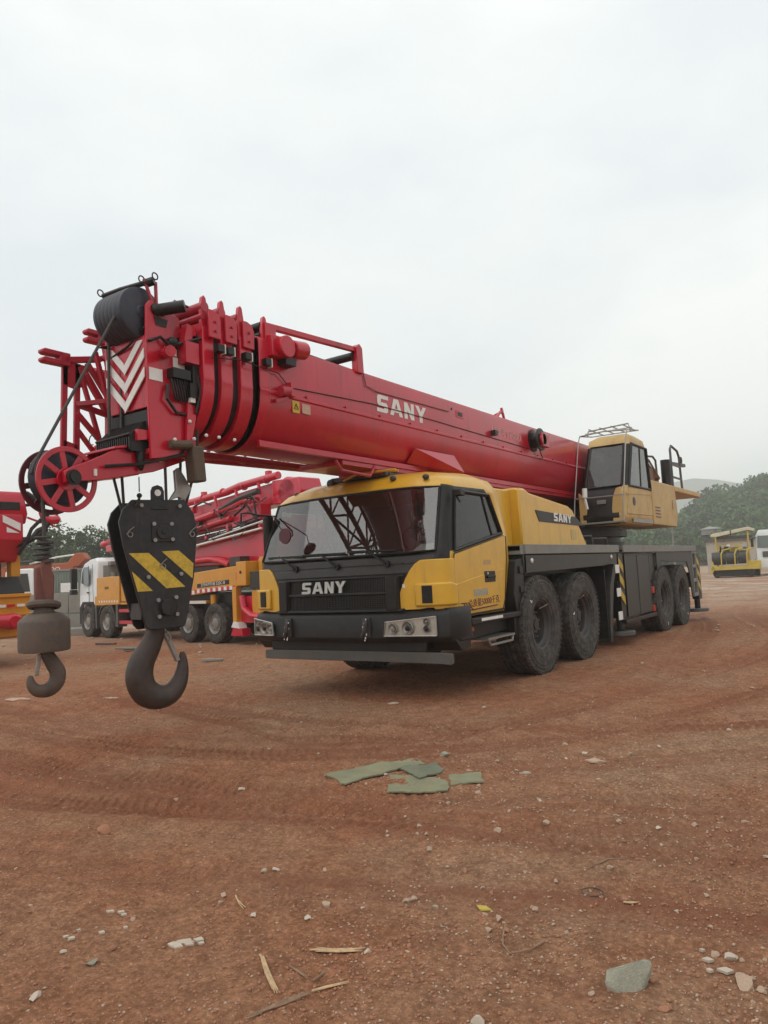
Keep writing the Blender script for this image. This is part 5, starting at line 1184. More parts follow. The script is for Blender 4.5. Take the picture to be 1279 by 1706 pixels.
for k in range(9):
    x = .9-k*.36; z = 2.5+rr_.uniform(-.15, .5); b.tube([(x, -.42, z), (x-.15, -.36, z+rr_.uniform(-.15, .18)), (x-.4, -.36, z+rr_.uniform(-.12, .2)), (x-.6, -.42, z+.08)], .014, 6)
b.tube([(-.8, -.44, 2.95), (-1.6, -.42, 3.12), (-2.3, -.42, 3.2)], .06, 8); b.build('hydraulic_hose', RIM, PT, split=False)
b = MB(); b.tube([(.7, -.4, 2.16), (-2.4, -.4, 2.40)], .028, 8); b.tube([(-.4, -.38, 2.30), (-2.6, -.38, 2.56)], .02, 6); b.build('cylinder_rod', CHROME, PT, split=False)
letters('boom_lettering', 'SANY', frame((.62, -.515, 2.78), (-1, 0, .05), (0, 0, 1)), .16, LET, PT, .003, shear=.25)
b = MB(); b.box(-.4, .9, -1.2, -.6, 1.1, 1.75); b.box(-1.7, -1.3, -.9, -.3, 1.66, 1.85); b.build('turret', RIM, PT)
b = MB(); b.box(1.0, 4.4, -1.6, -.5, 1.62, 2.0); b.build('tank_cover', RIM, PT, .05)
b = MB(); b.sphere((6.15, -.9, 2.62), .12, 10, sc=(1.6, .8, .8)); b.bar((6.3, -.9, 2.6), (5.5, -.95, 2.76), .10); b.build('boom_tip', PUMPRED, PT, .01)

# ---- second pump truck, only its tail in view at the left
P2 = thing('concrete_pump_truck', 'tail of an orange yellow pump truck with red boom end at the left edge', 'pump truck', (-8.4, 1.39, 0), rad(175))
b = MB(); b.prism([(.0, .52), (-.0, 1.28), (.25, 1.30), (2.2, 1.30), (2.2, .62), (.5, .46)], 'Y', .03, 2.1); hp_ = b.build('hopper', ORG, P2, .02)
b = MB(); b.box(-.05, .02, .03, 2.12, 1.24, 1.30); b.box(-.02, .03, .0, 2.1, .90, .94); b.build('hopper_rim', ORG, P2, .006, split=False)
b = MB(); b.prism([(.04, 1.30), (.30, 1.62), (1.2, 1.62), (1.2, 1.30)], 'Y', .10, 1.9); b.build('hopper_grille', BLKP, P2, .02)
for y0, m_ in ((.16, LET), (.34, PUMPRED), (.50, LET), (.8, PUMPRED)):
    b = MB(); b.box(-.06, -.052, y0, y0+.14, 1.06, 1.11); b.build('reflective_strip', m_, hp_)
b = MB(); b.sphere((-.12, .42, .80), .17, 14, sc=(.7, 1.2, .9)); b.cyl((-.12, .42, .80), (-.12, 1.3, .86), .13, 16); b.cyl((-.2, .42, .8), (-.26, .42, .8), .10, 12); b.build('delivery_elbow', PUMPRED, P2, split=False)
b = MB(); b.box(.35, .55, .05, .22, 1.62, 2.22); b.box(.35, .55, .9, 1.1, 1.62, 2.22); b.box(.35, .55, .05, 1.1, 2.1, 2.24); b.build('rear_frame', ORG, P2, .01, split=False)
b = MB(); b.box(.6, 2.4, .3, 1.9, 1.3, 2.2); b.box(.8, 6, .6, 1.5, .5, .9); b.build('pump_unit', RIM, P2, split=False)
b = MB(); b.loft([[(x, .05 if z < 3.1 else .12, z) for x, z in ((0, 2.78), (0, 3.12), (.05, 3.20), (3.5, 3.1), (3.5, 2.5), (.1, 2.6))], [(x, .9 if z < 3.1 else .82, z) for x, z in ((0, 2.78), (0, 3.12), (.05, 3.20), (3.5, 3.1), (3.5, 2.5), (.1, 2.6))]])
b2 = b.build('boom_end', PUMPRED, P2, .03)
b = MB(); b.box(-.012, .02, .20, .60, 2.84, 3.0); b.build('boom_opening', BLK, P2, .02)
b = MB(); b.prism([(.0, 2.30), (.0, 2.78), (.7, 2.75), (2.5, 2.2), (1.2, 1.75), (.3, 1.9)], 'Y', .14, .85); b.build('boom_knuckle', PUMPRED, P2, .03)
b = MB(); b.prism([(.20, 2.60), (.52, 2.75), (.52, 2.62), (.20, 2.46)], 'X', -.012, -.004); b.prism([(.22, 2.42), (.45, 2.53), (.45, 2.43)], 'X', -.012, -.004); b.build('chevron', LET, P2, split=False)
b = MB()
b.tube([(.1, .15, 3.10), (.0, .06, 3.16), (-.02, -.05, 3.08), (-.02, -.20, 2.86), (-.02, -.3, 2.74)], .055, 8)
b.tube([(.1, .2, 2.30), (.0, .0, 2.30), (-.02, -.12, 2.46), (-.02, -.25, 2.52), (-.02, -.32, 2.62)], .055, 8)
b.tube([(.2, .3, 2.15), (.0, .05, 2.26), (-.04, -.15, 2.40), (-.04, -.28, 2.50)], .045, 8)
b.tube([(.1, .2, 2.02), (.0, .12, 2.2), (-.02, .0, 2.5), (-.02, -.18, 2.68)], .035, 8)
b.tube([(.1, .1, 2.95), (.0, -.02, 2.96), (-.02, -.18, 2.9)], .03, 8)
b.build('rubber_hose', BLKP, P2, split=False)
b = MB(); b.tube([(.0, -.16, 2.82), (.0, -.24, 2.72), (.0, -.36, 2.67), (.0, -.52, 2.69), (.0, -.56, 2.68)], .07, 10, rs=[.02, .07, .095, .085, .04]); b.tube([(.0, -.38, 2.58), (.0, -.48, 2.55)], .015, 6); b.cyl((0, -.5, 2.75), (0, -.5, 2.80), .025, 8)
for z in (2.62, 2.88): b.tube([(.05, .05, z+.1), (0, -.2, z)], .022, 6)
b.build('boom_tip', PUMPRED, P2, split=False)
for y in (.35, 1.75):
    small_wheel(P2, (1.7, y+.0, .433), name='wheel'); small_wheel(P2, (2.9, y, .433))
b = MB(); b.box(.9, 3.6, .2, 1.9, .42, .9); b.build('rear_axle_box', BLK, P2, split=False)

# ================================================================== LEFT BACKGROUND
def cw(px, dep, z=0.0):     # a spot in the yard, by bearing and distance ahead of the viewer
    lat = (px-639.5)/1240.3*dep; h = Vector((f_.x, f_.y, 0)).normalized(); r = Vector((-h.y, h.x, 0))*-1
    return Vector((CAM.x, CAM.y, 0))+h*dep+r*lat+Vector((0, 0, z))
YAWR = math.atan2(.568, .823)
XA = thing('excavator', 'orange red machine arm with white lettering lying behind the concrete wall', 'excavator', cw(80, 34), YAWR)
b = MB(); b.prism([(-2.6, 1.92), (-2.6, 2.52), (.9, 2.58), (1.25, 2.98), (1.6, 3.0), (1.75, 2.7), (1.2, 2.2), (.6, 1.98)], 'Y', -.3, .3); a_ = b.build('machine_arm', ARMR, XA, .04)
letters('arm_lettering', 'DAEWOO', frame((-.12, -.304, 2.30), (1, 0, 0), (0, 0, 1)), .27, LET, a_, .004, sx=1.15)
b = MB(); b.box(-2.0, 2.2, .4, 3.2, .9, 2.0); b.box(-2.2, 2.4, .2, 3.4, .0, .8); b.build('machine_body', PANELG, XA, .05, split=False)
b = MB(); b.tube([(1.4, -.1, 2.95), (.4, -.2, 2.85), (-.8, -.3, 2.60)], .045, 6); b.build('arm_pipe', LET, XA)
b = MB(); b.tube([(-.6, -.4, 2.72), (-2.4, -.4, 2.62)], .06, 6); b.build('arm_hose', DGR, XA)
CT = thing('site_cabin', 'grey green site cabin with a pale window behind the concrete wall', 'cabin', cw(104, 30), YAWR)
b = MB(); b.box(-.95, .95, 0, 2.4, 0, 2.10)
for k in range(18): b.box(-.95+k*.108, -.90+k*.108, -.03, 0, .05, 2.05)
b.build('cabin_wall', PANELG, CT, .01, split=False)
b = MB(); b.box(-1.0, 1.0, -.05, 2.45, 2.10, 2.18); b.build('cabin_roof', GRY, CT, .01)
b = MB(); b.box(-.15, .55, -.06, -.03, 1.25, 1.62); b.build('window', LET, CT, .01)
W2 = thing('white_truck', 'white truck cab half hidden behind the tail of the left pump truck', 'truck', cw(33, 26), YAWR)
b = MB(); b.prism([(-.6, .9), (-.6, 2.05), (-.45, 2.15), (.3, 2.15), (.38, 2.0), (.38, .9)], 'Y', 0, 1.5); w2c = b.build('truck_cab', WHTT, W2, .04)
b = MB(); b.prism([(-.2, 1.35), (-.2, 1.98), (.2, 1.98), (.28, 1.35)], 'Y', -.015, -.002); b.build('door_window', DGR, w2c, .01)
b = MB(); b.box(-.6, .45, .1, 1.4, .3, .9); b.build('lower_body', BLK, W2, .02)
for x in (-.3,): small_wheel(W2, (x, .05, .40), R=.4)
CWL = thing('concrete_wall', 'low weathered concrete wall left of the white pump truck cab', 'wall', cw(98, 22.5), YAWR)
for i in range(5):
    for j in range(2):
        b = MB(); x = -.62+i*.30-.3*0; b.box(-1.2+i*.47, -1.2+i*.47+.46, random.uniform(-.012, .0), .30, .02+j*.62, .61+j*.63); b.build('concrete_block', CONC, CWL, .012)
b = MB(); b.box(-.2, 1.6, -.9, -.3, .0, .22); b.build('footing', CONC, CWL, .03)

# ---- trees
def leafmat(name, col, var=.35):
    M = mat(name, col, .75, var=.1, nscale=.6, spec=.2); t = M.node_tree; N = t.nodes; L = t.links; b = N['Principled BSDF']
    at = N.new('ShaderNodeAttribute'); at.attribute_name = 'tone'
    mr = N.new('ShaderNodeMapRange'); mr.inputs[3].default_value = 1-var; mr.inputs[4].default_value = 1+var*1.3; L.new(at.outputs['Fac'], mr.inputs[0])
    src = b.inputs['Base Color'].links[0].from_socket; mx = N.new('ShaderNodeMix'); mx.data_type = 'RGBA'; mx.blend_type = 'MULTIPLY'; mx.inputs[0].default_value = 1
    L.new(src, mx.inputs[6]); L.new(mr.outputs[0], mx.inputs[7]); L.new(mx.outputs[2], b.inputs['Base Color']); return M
LEAF = leafmat('leaf_green', (.052, .085, .032)); LEAF2 = leafmat('leaf_green_hill', (.050, .095, .034), .5); BARK = mat('bark', (.10, .08, .06), .9, bump=.5)
def leaves(name, centres, radii, counts, size, parent, mt, tones, squash=.8):
    P = []; T = []
    for c, R, n, tn in zip(centres, radii, counts, tones):
        d = rng.normal(size=(n, 3)); d /= np.linalg.norm(d, axis=1)[:, None]; r = R*rng.uniform(.45, 1.05, n)**.6
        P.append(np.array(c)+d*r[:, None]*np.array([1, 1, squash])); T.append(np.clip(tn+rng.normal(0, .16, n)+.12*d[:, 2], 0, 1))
    P = np.vstack(P); T = np.concatenate(T); n = len(P)
    a = rng.normal(size=(n, 3)); a /= np.linalg.norm(a, axis=1)[:, None]; b_ = np.cross(a, rng.normal(size=(n, 3))); b_ /= np.linalg.norm(b_, axis=1)[:, None]
    s = (size*rng.uniform(.6, 1.4, n))[:, None]
    V = np.stack([P-a*s, P-b_*s*.55, P+a*s, P+b_*s*.55], 1).reshape(-1, 3)
    me = bpy.data.meshes.new(name); me.vertices.add(n*4); me.vertices.foreach_set('co', V.astype(np.float32).ravel()); me.loops.add(n*4); me.loops.foreach_set('vertex_index', np.arange(n*4, dtype=np.int32))
    me.polygons.add(n); me.polygons.foreach_set('loop_start', np.arange(n, dtype=np.int32)*4); me.update(calc_edges=True)
    at = me.attributes.new('tone', 'FLOAT', 'POINT'); at.data.foreach_set('value', np.repeat(T, 4).astype(np.float32)); me.materials.append(mt)
    o = bpy.data.objects.new(name, me); S.collection.objects.link(o); o.parent = parent; return o
def tree(px, dep, h, w, label, n=2600, group='trees behind the yard'):
    p = cw(px, dep); t = thing('broadleaf_tree', label, 'tree', p, 0, group)
    b = MB(); b.tube([(0, 0, 0), (.1, 0, h*.3), (0, .1, h*.55), (.1, 0, h*.8)], .1, 8, rs=[.2, .15, .1, .03])
    L = []
    for k in range(9):
        a = random.uniform(0, 2*PI); z = h*random.uniform(.42, .88); r = w*.5*random.uniform(.3, .85)*(1.15-z/h*.5)
        c = (r*math.cos(a), r*math.sin(a), z); L.append(c); b.tube([(0, 0, z*.6), (c[0]*.6, c[1]*.6, z*.88), c], .05, 5, rs=[.07, .04, .015])
    b.build('trunk', BARK, t, split=False); L.append((0, 0, h*.86))
    rad_ = [w*random.uniform(.15, .26) for _ in L]; leaves('crown', L, rad_, [n//len(L)]*len(L), .14, t, LEAF, [random.uniform(.2, .8) for _ in L])
for args in ((20, 58, 6.0, 4.5, 'rounded tree directly behind the hoses of the left pump truck'), (45, 66, 6.3, 5.5, 'broad grey green tree just left of the hook rope'),
             (92, 60, 7.0, 5.0, 'tallest tree, airy crown just right of the hook rope'), (70, 70, 6.2, 5, 'dim tree filling in behind the tallest one'),
             (128, 72, 6.4, 5.0, 'tree in the dip between the tallest tree and the wood'), (152, 66, 6.8, 5.5, 'dense dark tree above the orange red arm end'),
             (185, 68, 6.7, 6, 'dense tree above the white cab roof'), (214, 72, 6.6, 6, 'tree half hidden by the hook block edge'), (-12, 62, 6.0, 6, 'tree at the very left edge beyond the pump truck')): tree(*args)
# low scrub under the trees
C = []; 
for k in range(110):
    p = cw(random.uniform(-120, 420), random.uniform(62, 84)); C.append((p.x, p.y, random.uniform(.6, 2.6)))
o = leaves('hedge_scrub', C, [random.uniform(1.2, 2.4) for _ in C], [190]*len(C), .22, None, LEAF, [random.uniform(.1, .8) for _ in C]); tag(o, 'low green scrub under the trees at the back of the yard', 'scrub', kind='stuff')

# ================================================================== HILLS
HP = [(-400, 0), (200, 0), (640, 1), (900, 2.5), (1060, 4), (1130, 5), (1160, 6.6), (1178, 9.2), (1206, 10.5), (1223, 9.7), (1252, 10.3), (1267, 11.8), (1290, 12.1), (1400, 14), (1700, 13), (2300, 5)]
HS_ = 1.6
def hillz(px, dep):
    H = np.interp(px, [a for a, _ in HP], [c for _, c in HP]); t = np.clip((dep-72)/68, 0, 1)
    t2 = np.clip((dep-170)/120, 0, 1); return H*1.02*(t*t*(3-2*t))*(1-.4*t2)
b = MB(); rows = []
PX = np.arange(-400, 2301, 45); DP = list(np.linspace(66, 170, 22))+[200, 240, 290]
for d_ in DP: rows.append([tuple(cw(px, d_*HS_, float(hillz(px, d_)*HS_+.5*vnoise(np.array([px*.03]), np.array([d_*.2]))[0]*min(1, (d_-66)/20)-.3)) ) for px in PX])
b.loft(rows, closed=False, caps=False); o = b.build('wooded_hill', mat('hill_earth', (.06, .075, .03), .9, nscale=.2, var=.3), fix=False, split=False); tag(o, kind='structure')
C = []; R_ = []; Tn = []
for k in range(1150):
    px = random.choice([random.uniform(840, 1500), random.uniform(960, 1330)]); d_ = random.uniform(74, 150); z = float(hillz(px, d_))*HS_; p = cw(px, d_*HS_, z)
    r = random.uniform(1.3, 3.4); tn = random.uniform(0, 1)
    for j in range(3):
        C.append((p.x+random.uniform(-1, 1)*r*.8, p.y+random.uniform(-1, 1)*r*.8, z+r*random.uniform(.6, 1.5))); R_.append(r*random.uniform(.5, .85)); Tn.append(min(1, max(0, tn+random.uniform(-.15, .15))))
o = leaves('forest', C, R_, [70]*len(C), .48, None, LEAF2, Tn, .85); tag(o, 'dense green forest covering the hillside on the right', 'forest', kind='stuff')
b = MB(); rows = []; DH = [(-1200, 0), (300, 0), (900, 30), (1080, 62), (1160, 66), (1210, 65), (1260, 58), (1400, 45), (2600, 0)]
PX2 = np.arange(-1200, 2601, 40)
for d_, k in ((560, 0), (700, .45), (800, .8), (900, 1.48), (960, 1.3), (1060, .2)):
    rows.append([tuple(cw(px, d_, float(np.interp(px, [a for a, _ in DH], [c for _, c in DH])*k+3.0*k*vnoise(np.array([px*.02]), np.array([d_*.01]))[0]-1))) for px in PX2])
b.loft(rows, closed=False, caps=False); o = b.build('distant_hills', mat('far_hill_green', (.05, .07, .035), .9, nscale=.05), fix=False, split=False); tag(o, kind='structure')

# ================================================================== RIGHT BACKGROUND
PV = thing('asphalt_paver', 'old yellow asphalt paver under a cream canopy beyond the back of the crane', 'paver', cw(1212, 47), YAWR-rad(24.9)); PV.scale = (.90, .95, .98)
b = MB(); b.loft([[(-1.25, y, 2.62), (-1.2, y, 2.78), (1.15, y, 3.12), (1.55, y, 2.98), (1.55, y, 2.82), (1.1, y, 2.90), (-.9, y, 2.58)] for y in (-1.0, 1.2)]); cn = b.build('canopy', CREAM, PV, .03)
b = MB(); b.box(.02, .08, -1.02, -.98, 2.6, 3.0); b.build('canopy_strap', BLK, cn)
b = MB(); b.box(-1.0, 1.4, -.7, 1.0, 2.45, 2.6); b.build('rolled_curtain', FRA, PV, .05)
for x, y in ((-.92, -.9), (1.10, -.9), (-.92, 1.1), (1.10, 1.1)):
    b = MB(); b.box(x-.05, x+.05, y-.05, y+.05, .7, 2.85); b.build('canopy_post', PAVY, PV, .01)
b = MB(); b.lathe([(.001, 0), (.38, 0), (.40, .03), (.40, .85), (.37, .88), (.001, .88)], (-1.25, -1.15, 1.22), 'X', 28, cap=False); b.lathe([(.001, 0), (.39, 0), (.41, .03), (.41, .55), (.001, .58)], (.35, -1.15, 1.25), 'X', 28, cap=False); b.lathe([(.001, 0), (.39, 0), (.39, .68), (.001, .68)], (-.35, -1.15, 1.22), 'X', 28, cap=False); b.build('tank_cylinder', DGR, PV, split=False)
for x in (-.62, .22, .95):
    b = MB(); b.tube([(x-.05, -1.6, .70), (x-.03, -1.62, 1.45), (x+.08, -1.45, 1.72), (x+.5, -1.2, 1.80)], .045, 6); b.build('tank_frame', PAVY, PV)
b = MB(); b.box(-1.35, 1.6, -1.6, 1.2, .48, .72); b.prism([(-1.5, .2), (-1.2, 1.1), (-1.1, .5)], 'Y', -1.6, -.9); b.box(.95, 1.75, -1.5, .8, .45, 1.0); b.build('hopper_frame', PAVY, PV, .02, split=False)
b = MB(); b.box(-1.15, 1.4, -1.4, 1.2, .08, .50); b.lathe([(.001, 0), (.26, 0), (.26, .3), (.001, .3)], (-1.0, -1.3, .27), 'Y', 16, cap=False); b.lathe([(.001, 0), (.26, 0), (.26, .3), (.001, .3)], (1.1, -1.5, .27), 'Y', 16, cap=False); b.build('crawler_track', BLKP, PV, .03, split=False)
b = MB(); b.box(.6, 1.0, -1.1, .5, .9, 1.75); b.box(-.8, .5, -.2, .9, 1.0, 1.9); b.build('engine_cover', PAVY, PV, .03, split=False)
b = MB()
for x in (-.75, -.4, -.05, .3, .6): b.bar((x, -.6, 1.7), (x+.05, -.6, 2.12), .05)
b.bar((-.85, -.6, 2.1), (.75, -.6, 2.12), .05); b.cbox((.4, -.6, 1.95), (.3, .2, .14)); b.build('operator_rail', PAVY, PV, split=False)
b = MB(); b.cbox((.85, -.4, 1.72), (.30, .3, .34)); b.build('seat', mat('blue_seat', (.03, .10, .20), .6), PV, .06)
b = MB(); b.cbox((-.15, -.65, 2.02), (.2, .05, .12)); b.build('control_panel', LET, PV, .01)
b = MB(); b.cbox((-.3, -.5, 1.80), (.3, .3, .3)); b.cyl((-.7, -.4, 1.6), (-.7, -.4, 2.0), .08, 10); b.build('control_stand', BLK, PV, .02, split=False)
W3 = thing('white_truck', 'white cab over truck facing the camera beside the yellow paver', 'truck', cw(1286, 46), YAWR-rad(25))
b = MB(); b.loft([[(x, .0+(.12 if z > 1.75 else 0)+(.35 if z > 2.7 else 0), z) for x, z in ((-1.1, .55), (-1.1, 1.7), (-1.02, 2.55), (-.85, 2.85), (.85, 2.85), (1.02, 2.55), (1.1, 1.7), (1.1, .55))], [(x, 2.0, z) for x, z in ((-1.1, .55), (-1.1, 1.7), (-1.02, 2.55), (-.85, 2.85), (.85, 2.85), (1.02, 2.55), (1.1, 1.7), (1.1, .55))]])
w3 = b.build('truck_cab', WHTT, W3, .05)
b = MB(); b.prism([(-1.0, 1.75), (-.94, 2.48), (.94, 2.48), (1.0, 1.75)], 'Y', .045, .085); b.build('windshield', mat('truck_glass', (.12, .15, .14), .1, coat=.6), w3, .01)
b = MB(); b.box(-.75, .75, -.02, .01, 1.15, 1.50)
for k in range(4): b.box(-.7, .7, -.03, -.015, 1.2+k*.08, 1.22+k*.08)
b.build('grille', FRA, w3, split=False)
for x in (-.82, .82):
    b = MB(); b.cbox((x, -.02, .85), (.34, .06, .22)); b.build('headlight', GRY, w3, .02)
b = MB(); b.box(-1.12, 1.12, -.10, .1, .45, 1.02); b.build('bumper', WHTT, W3, .04)
b = MB(); b.box(-.4, .4, -.115, -.10, .55, .85); b.build('lower_grille', BLK, w3, .01)
b = MB(); b.box(-1.35, -1.2, -.05, .05, 1.7, 2.3); b.box(1.2, 1.35, -.05, .05, 1.7, 2.3); b.bar((-1.3, 0, 2.3), (-1.0, .1, 2.4), .04); b.build('side_mirror', BLK, W3, .03)
for x in (-.95, .95):
    w = small_wheel(W3, (x, .9, .5), R=.5); w.rotation_euler = (0, 0, PI/2 if x > 0 else -PI/2)
b = MB(); b.box(-.9, .9, .3, 6, .5, .8); b.build('chassis', BLK, W3)
SH = thing('shed', 'pale plastered shed with a dark roof behind the paver', 'shed', cw(1186, 60), YAWR-rad(22))
b = MB(); b.box(-.6, 3.2, 0, 3, 0, 2.6); b.build('wall', mat('stained_plaster', (.42, .37, .32), .85, dirt=.45, dcol=(.22, .19, .16), nscale=.8, streak=True), SH)
b = MB(); b.prism([(-.8, 2.62), (1.2, 2.95), (3.4, 2.62), (3.4, 2.54), (-.8, 2.54)], 'Y', -.2, 3.2); b.build('roof', FRA, SH)
HS = thing('hut', 'small pale roofed hut low on the wooded hillside', 'hut', cw(1182, 128, 5.2), YAWR-rad(23.6))
b = MB(); b.box(-1.6, 1.6, 0, 3, 0, 1.0); b.build('wall', CONC, HS); b = MB(); b.prism([(-1.9, .95), (-.2, 1.4), (1.9, .95)], 'Y', -.3, 3.2); b.build('roof', mat('pale_roof', (.5, .5, .48), .5), HS)
PL = thing('utility_pole', 'thin grey pole standing behind the crane deck', 'pole', cw(1117, 40), 0)
b = MB(); b.cyl((0, 0, 0), (0, 0, 3.2), .05, 8, r1=.035); b.build('pole', GRY, PL)

# ================================================================== GROUND LITTER
STN = mat('pale_stone', (.44, .32, .23), .85, dirt=.5, dcol=(.30, .15, .09), nscale=9, bump=.4)
STR = mat('reddish_stone', (.36, .165, .095), .9, dirt=.4, dcol=(.2, .09, .05), nscale=9, bump=.4)
STW = mat('white_stone', (.46, .39, .31), .85, dirt=.3, dcol=(.4, .25, .17), nscale=12)
STG = mat('grey_green_stone', (.33, .33, .26), .85, dirt=.45, dcol=(.24, .13, .08), nscale=6, bump=.6, bscale=20)
def rockmesh(name, mt, seed, sub=1, sc=(1, 1, .6), rough=.28):
    r = random.Random(seed); bm = bmesh.new(); bmesh.ops.create_icosphere(bm, subdivisions=sub+1, radius=1)
    pl = [(Vector((r.gauss(0, 1), r.gauss(0, 1), r.gauss(0, 1))).normalized(), r.uniform(.42, .85)) for _ in range(12)]
    for v in bm.verts:
        for n, d in pl:
            k = v.co.dot(n)
            if k > d: v.co -= n*(k-d)
        v.co *= 1+r.uniform(-.5, .5)*rough*.8; v.co = Vector((v.co.x*sc[0], v.co.y*sc[1], v.co.z*sc[2]))
    me = bpy.data.meshes.new(name); bm.to_mesh(me); bm.free(); me.materials.append(mt); me.shade_smooth(); me.set_sharp_from_angle(angle=rad(32)); return me
RM = [rockmesh('stone', m_, s_, sc=(1, random.uniform(.6, .9), random.uniform(.35, .7))) for s_, m_ in enumerate((STN, STR, STN, STR, STW, STN))]
def rest(x, y, dz=0): return (x, y, gz(x, y)+dz)
def putrock(mesh, x, y, r, label, group=None, name='stone'):
    o = bpy.data.objects.new(name, mesh); S.collection.objects.link(o); o.location = rest(x, y, r*.18); o.scale = (r, r, r); o.rotation_euler = (random.uniform(-.2, .2), random.uniform(-.2, .2), random.uniform(0, 6.28)); return tag(o, label, 'stone', group)
fx, fy = f_.x/math.hypot(f_.x, f_.y), f_.y/math.hypot(f_.x, f_.y)
def gp(ang, d):
    a = math.atan2(fy, fx)-rad(ang); return CAM.x+d*math.cos(a), CAM.y+d*math.sin(a)
special = [(2.588, -4.738, .026, STG, 'small upright grey green stone at the lower left'), (2.552, -4.628, .02, STR, 'round reddish stone just behind the small grey green one'), (2.607, -4.138, .022, STN, 'rounded tan stone left of centre near the dry twig'),
 (2.264, -1.742, .05, STG, 'grey lump just beyond the green mat pieces'), (1.359, -3.845, .06, STR, 'flat dark red clod at the left of the tyre tracks'), (3.695, -3.804, .02, STN, 'tan pebble below the yellow leaf'), (3.914, -4.387, .03, STW, 'white rounded stone at the bottom edge'),
 (4.148, -4.098, .016, STN, 'pale stone left of the big grey concrete chunk'), (4.526, -3.83, .05, STN, 'broad pale stone at the lower right edge'), (4.419, -3.709, .022, STN, 'cream stone beside the white crushed plaster on the right'), (4.472, -3.71, .03, STW, 'flat white stone among the rubble on the right'), (4.36, -4.08, .026, STR, 'dark red stone right of the big grey concrete chunk')]
for i, (x, y, r, m_, lab) in enumerate(special): putrock(rockmesh('stone', m_, 40+i, sc=(1, .75, .6)), x, y, r, lab)
LANDM = [(4.23, -4.0, 'the grey concrete chunk'), (2.3, -2.3, 'the green mats'), (3.3, -4.3, 'the straw bundle'), (2.77, -4.48, 'the white plaster patch'), (3.6, -3.75, 'the yellow leaf'), (3.9, -3.42, 'the wire ring'),
         (.2, -.8, 'the crane bumper'), (4.6, -2.6, 'the rubble at the right edge'), (.9, -3.6, 'the left tyre tracks'), (-2.6, -1.2, 'the hooks'), (2.6, .8, 'the front crane wheels'), (3.2, 5, 'the rear crane wheels'), (-6, 1.5, 'the left pump truck')]
n = 0
while n < 200:
    a = random.uniform(-29, 29); d = random.choice([random.uniform(2.6, 6), random.uniform(2.6, 11)])
    if a < 2 and random.random() < .45: continue
    x, y = gp(a, d); 
    if abs(x) < 1.6 and y > -.1: continue
    if random.random() > .5+1.5*vnoise(np.array([x*1.2]), np.array([y*1.2]), 77)[0]: continue
    r = random.choice([random.uniform(.006, .013), random.uniform(.008, .020)])*(1+d*.08); k = random.randrange(6)
    lm = min(LANDM, key=lambda q: (q[0]-x)**2+(q[1]-y)**2)[2]; cl_ = 'reddish' if k in (1, 3) else 'pale'
    putrock(RM[k], x, y, r, 'small %s stone on the dirt near %s' % (cl_, lm), '%s stones near %s' % (cl_, lm)); n += 1
# gravel: too many to count
def gravel(name, N, rmin, rmax, mt, dmin, dmax, label, seed, flat=.5, thresh=0):
    g = np.random.default_rng(seed); a = math.atan2(fy, fx)+np.radians(g.uniform(-31, 31, N*2)); d = dmin*(dmax/dmin)**g.uniform(0, 1, N*2)
    x = CAM.x+d*np.cos(a); y = CAM.y+d*np.sin(a); k = g.uniform(0, 1, N*2) < np.clip(.35+1.6*vnoise(x*.9, y*.9, 31+seed)+.6*vnoise(x*4, y*4, 9)+.25*(x-y-6)/5, .04, 1); k &= ~((np.abs(x) < 1.3) & (y > .2) & (y < 10))
    x, y, d = x[k][:N], y[k][:N], d[k][:N]; z = ground_h(x, y)[0]; n = len(x)
    r = g.uniform(rmin, rmax, n)*(1+.12*d); base = np.array([(1, 0, 0), (0, 1, 0), (-1, 0, 0), (0, -1, 0), (0, 0, 1), (0, 0, -1)], float)
    F = np.array([(0, 1, 4), (1, 2, 4), (2, 3, 4), (3, 0, 4), (1, 0, 5), (2, 1, 5), (3, 2, 5), (0, 3, 5)])
    j = base[None]*(1+g.uniform(-.35, .35, (n, 6, 1))); th = g.uniform(0, 6.28, n); c, s = np.cos(th)[:, None], np.sin(th)[:, None]
    X = (j[..., 0]*c-j[..., 1]*s*.7); Y = (j[..., 0]*s+j[..., 1]*c*.7); V = np.stack([X*r[:, None]+x[:, None], Y*r[:, None]+y[:, None], j[..., 2]*r[:, None]*flat+(z+r*flat*.3)[:, None]], -1).reshape(-1, 3)
    Fa = (F[None]+np.arange(n)[:, None, None]*6).reshape(-1, 3); me = bpy.data.meshes.new(name); me.vertices.add(len(V)); me.vertices.foreach_set('co', V.astype(np.float32).ravel())
    me.loops.add(Fa.size); me.loops.foreach_set('vertex_index', Fa.ravel().astype(np.int32)); me.polygons.add(len(Fa)); me.polygons.foreach_set('loop_start', np.arange(len(Fa), dtype=np.int32)*3); me.update(calc_edges=True)
    me.materials.append(mt); o = bpy.data.objects.new(name, me); S.collection.objects.link(o); tag(o, label, 'gravel', kind='stuff')
gravel('pale_gravel', 5200, .0022, .0075, STN, 2.0, 20, 'fine pale gravel pressed into the red dirt', 3)
gravel('red_gravel', 11000, .0025, .0075, STR, 2.0, 16, 'crumbs and clods of red dirt', 4, .7)
gravel('white_chips', 1100, .0015, .0042, STW, 2.0, 24, 'tiny white chips of stone strewn over the dirt', 5)
gravel('rubble', 2600, .008, .022, STN, 14, 42, 'pale rubble strewn over the far side of the yard', 6, .4)
# the big chunk of concrete
me = rockmesh('concrete_chunk', STG, 95, 2, (1.1, .8, .72), .12)
o = bpy.data.objects.new('concrete_chunk', me); S.collection.objects.link(o); o.location = rest(4.235, -4.0, .025); o.scale = (.078, .078, .078); o.rotation_euler = (.15, -.1, .75); tag(o, 'big broken grey green chunk of concrete at the lower right', 'rubble')
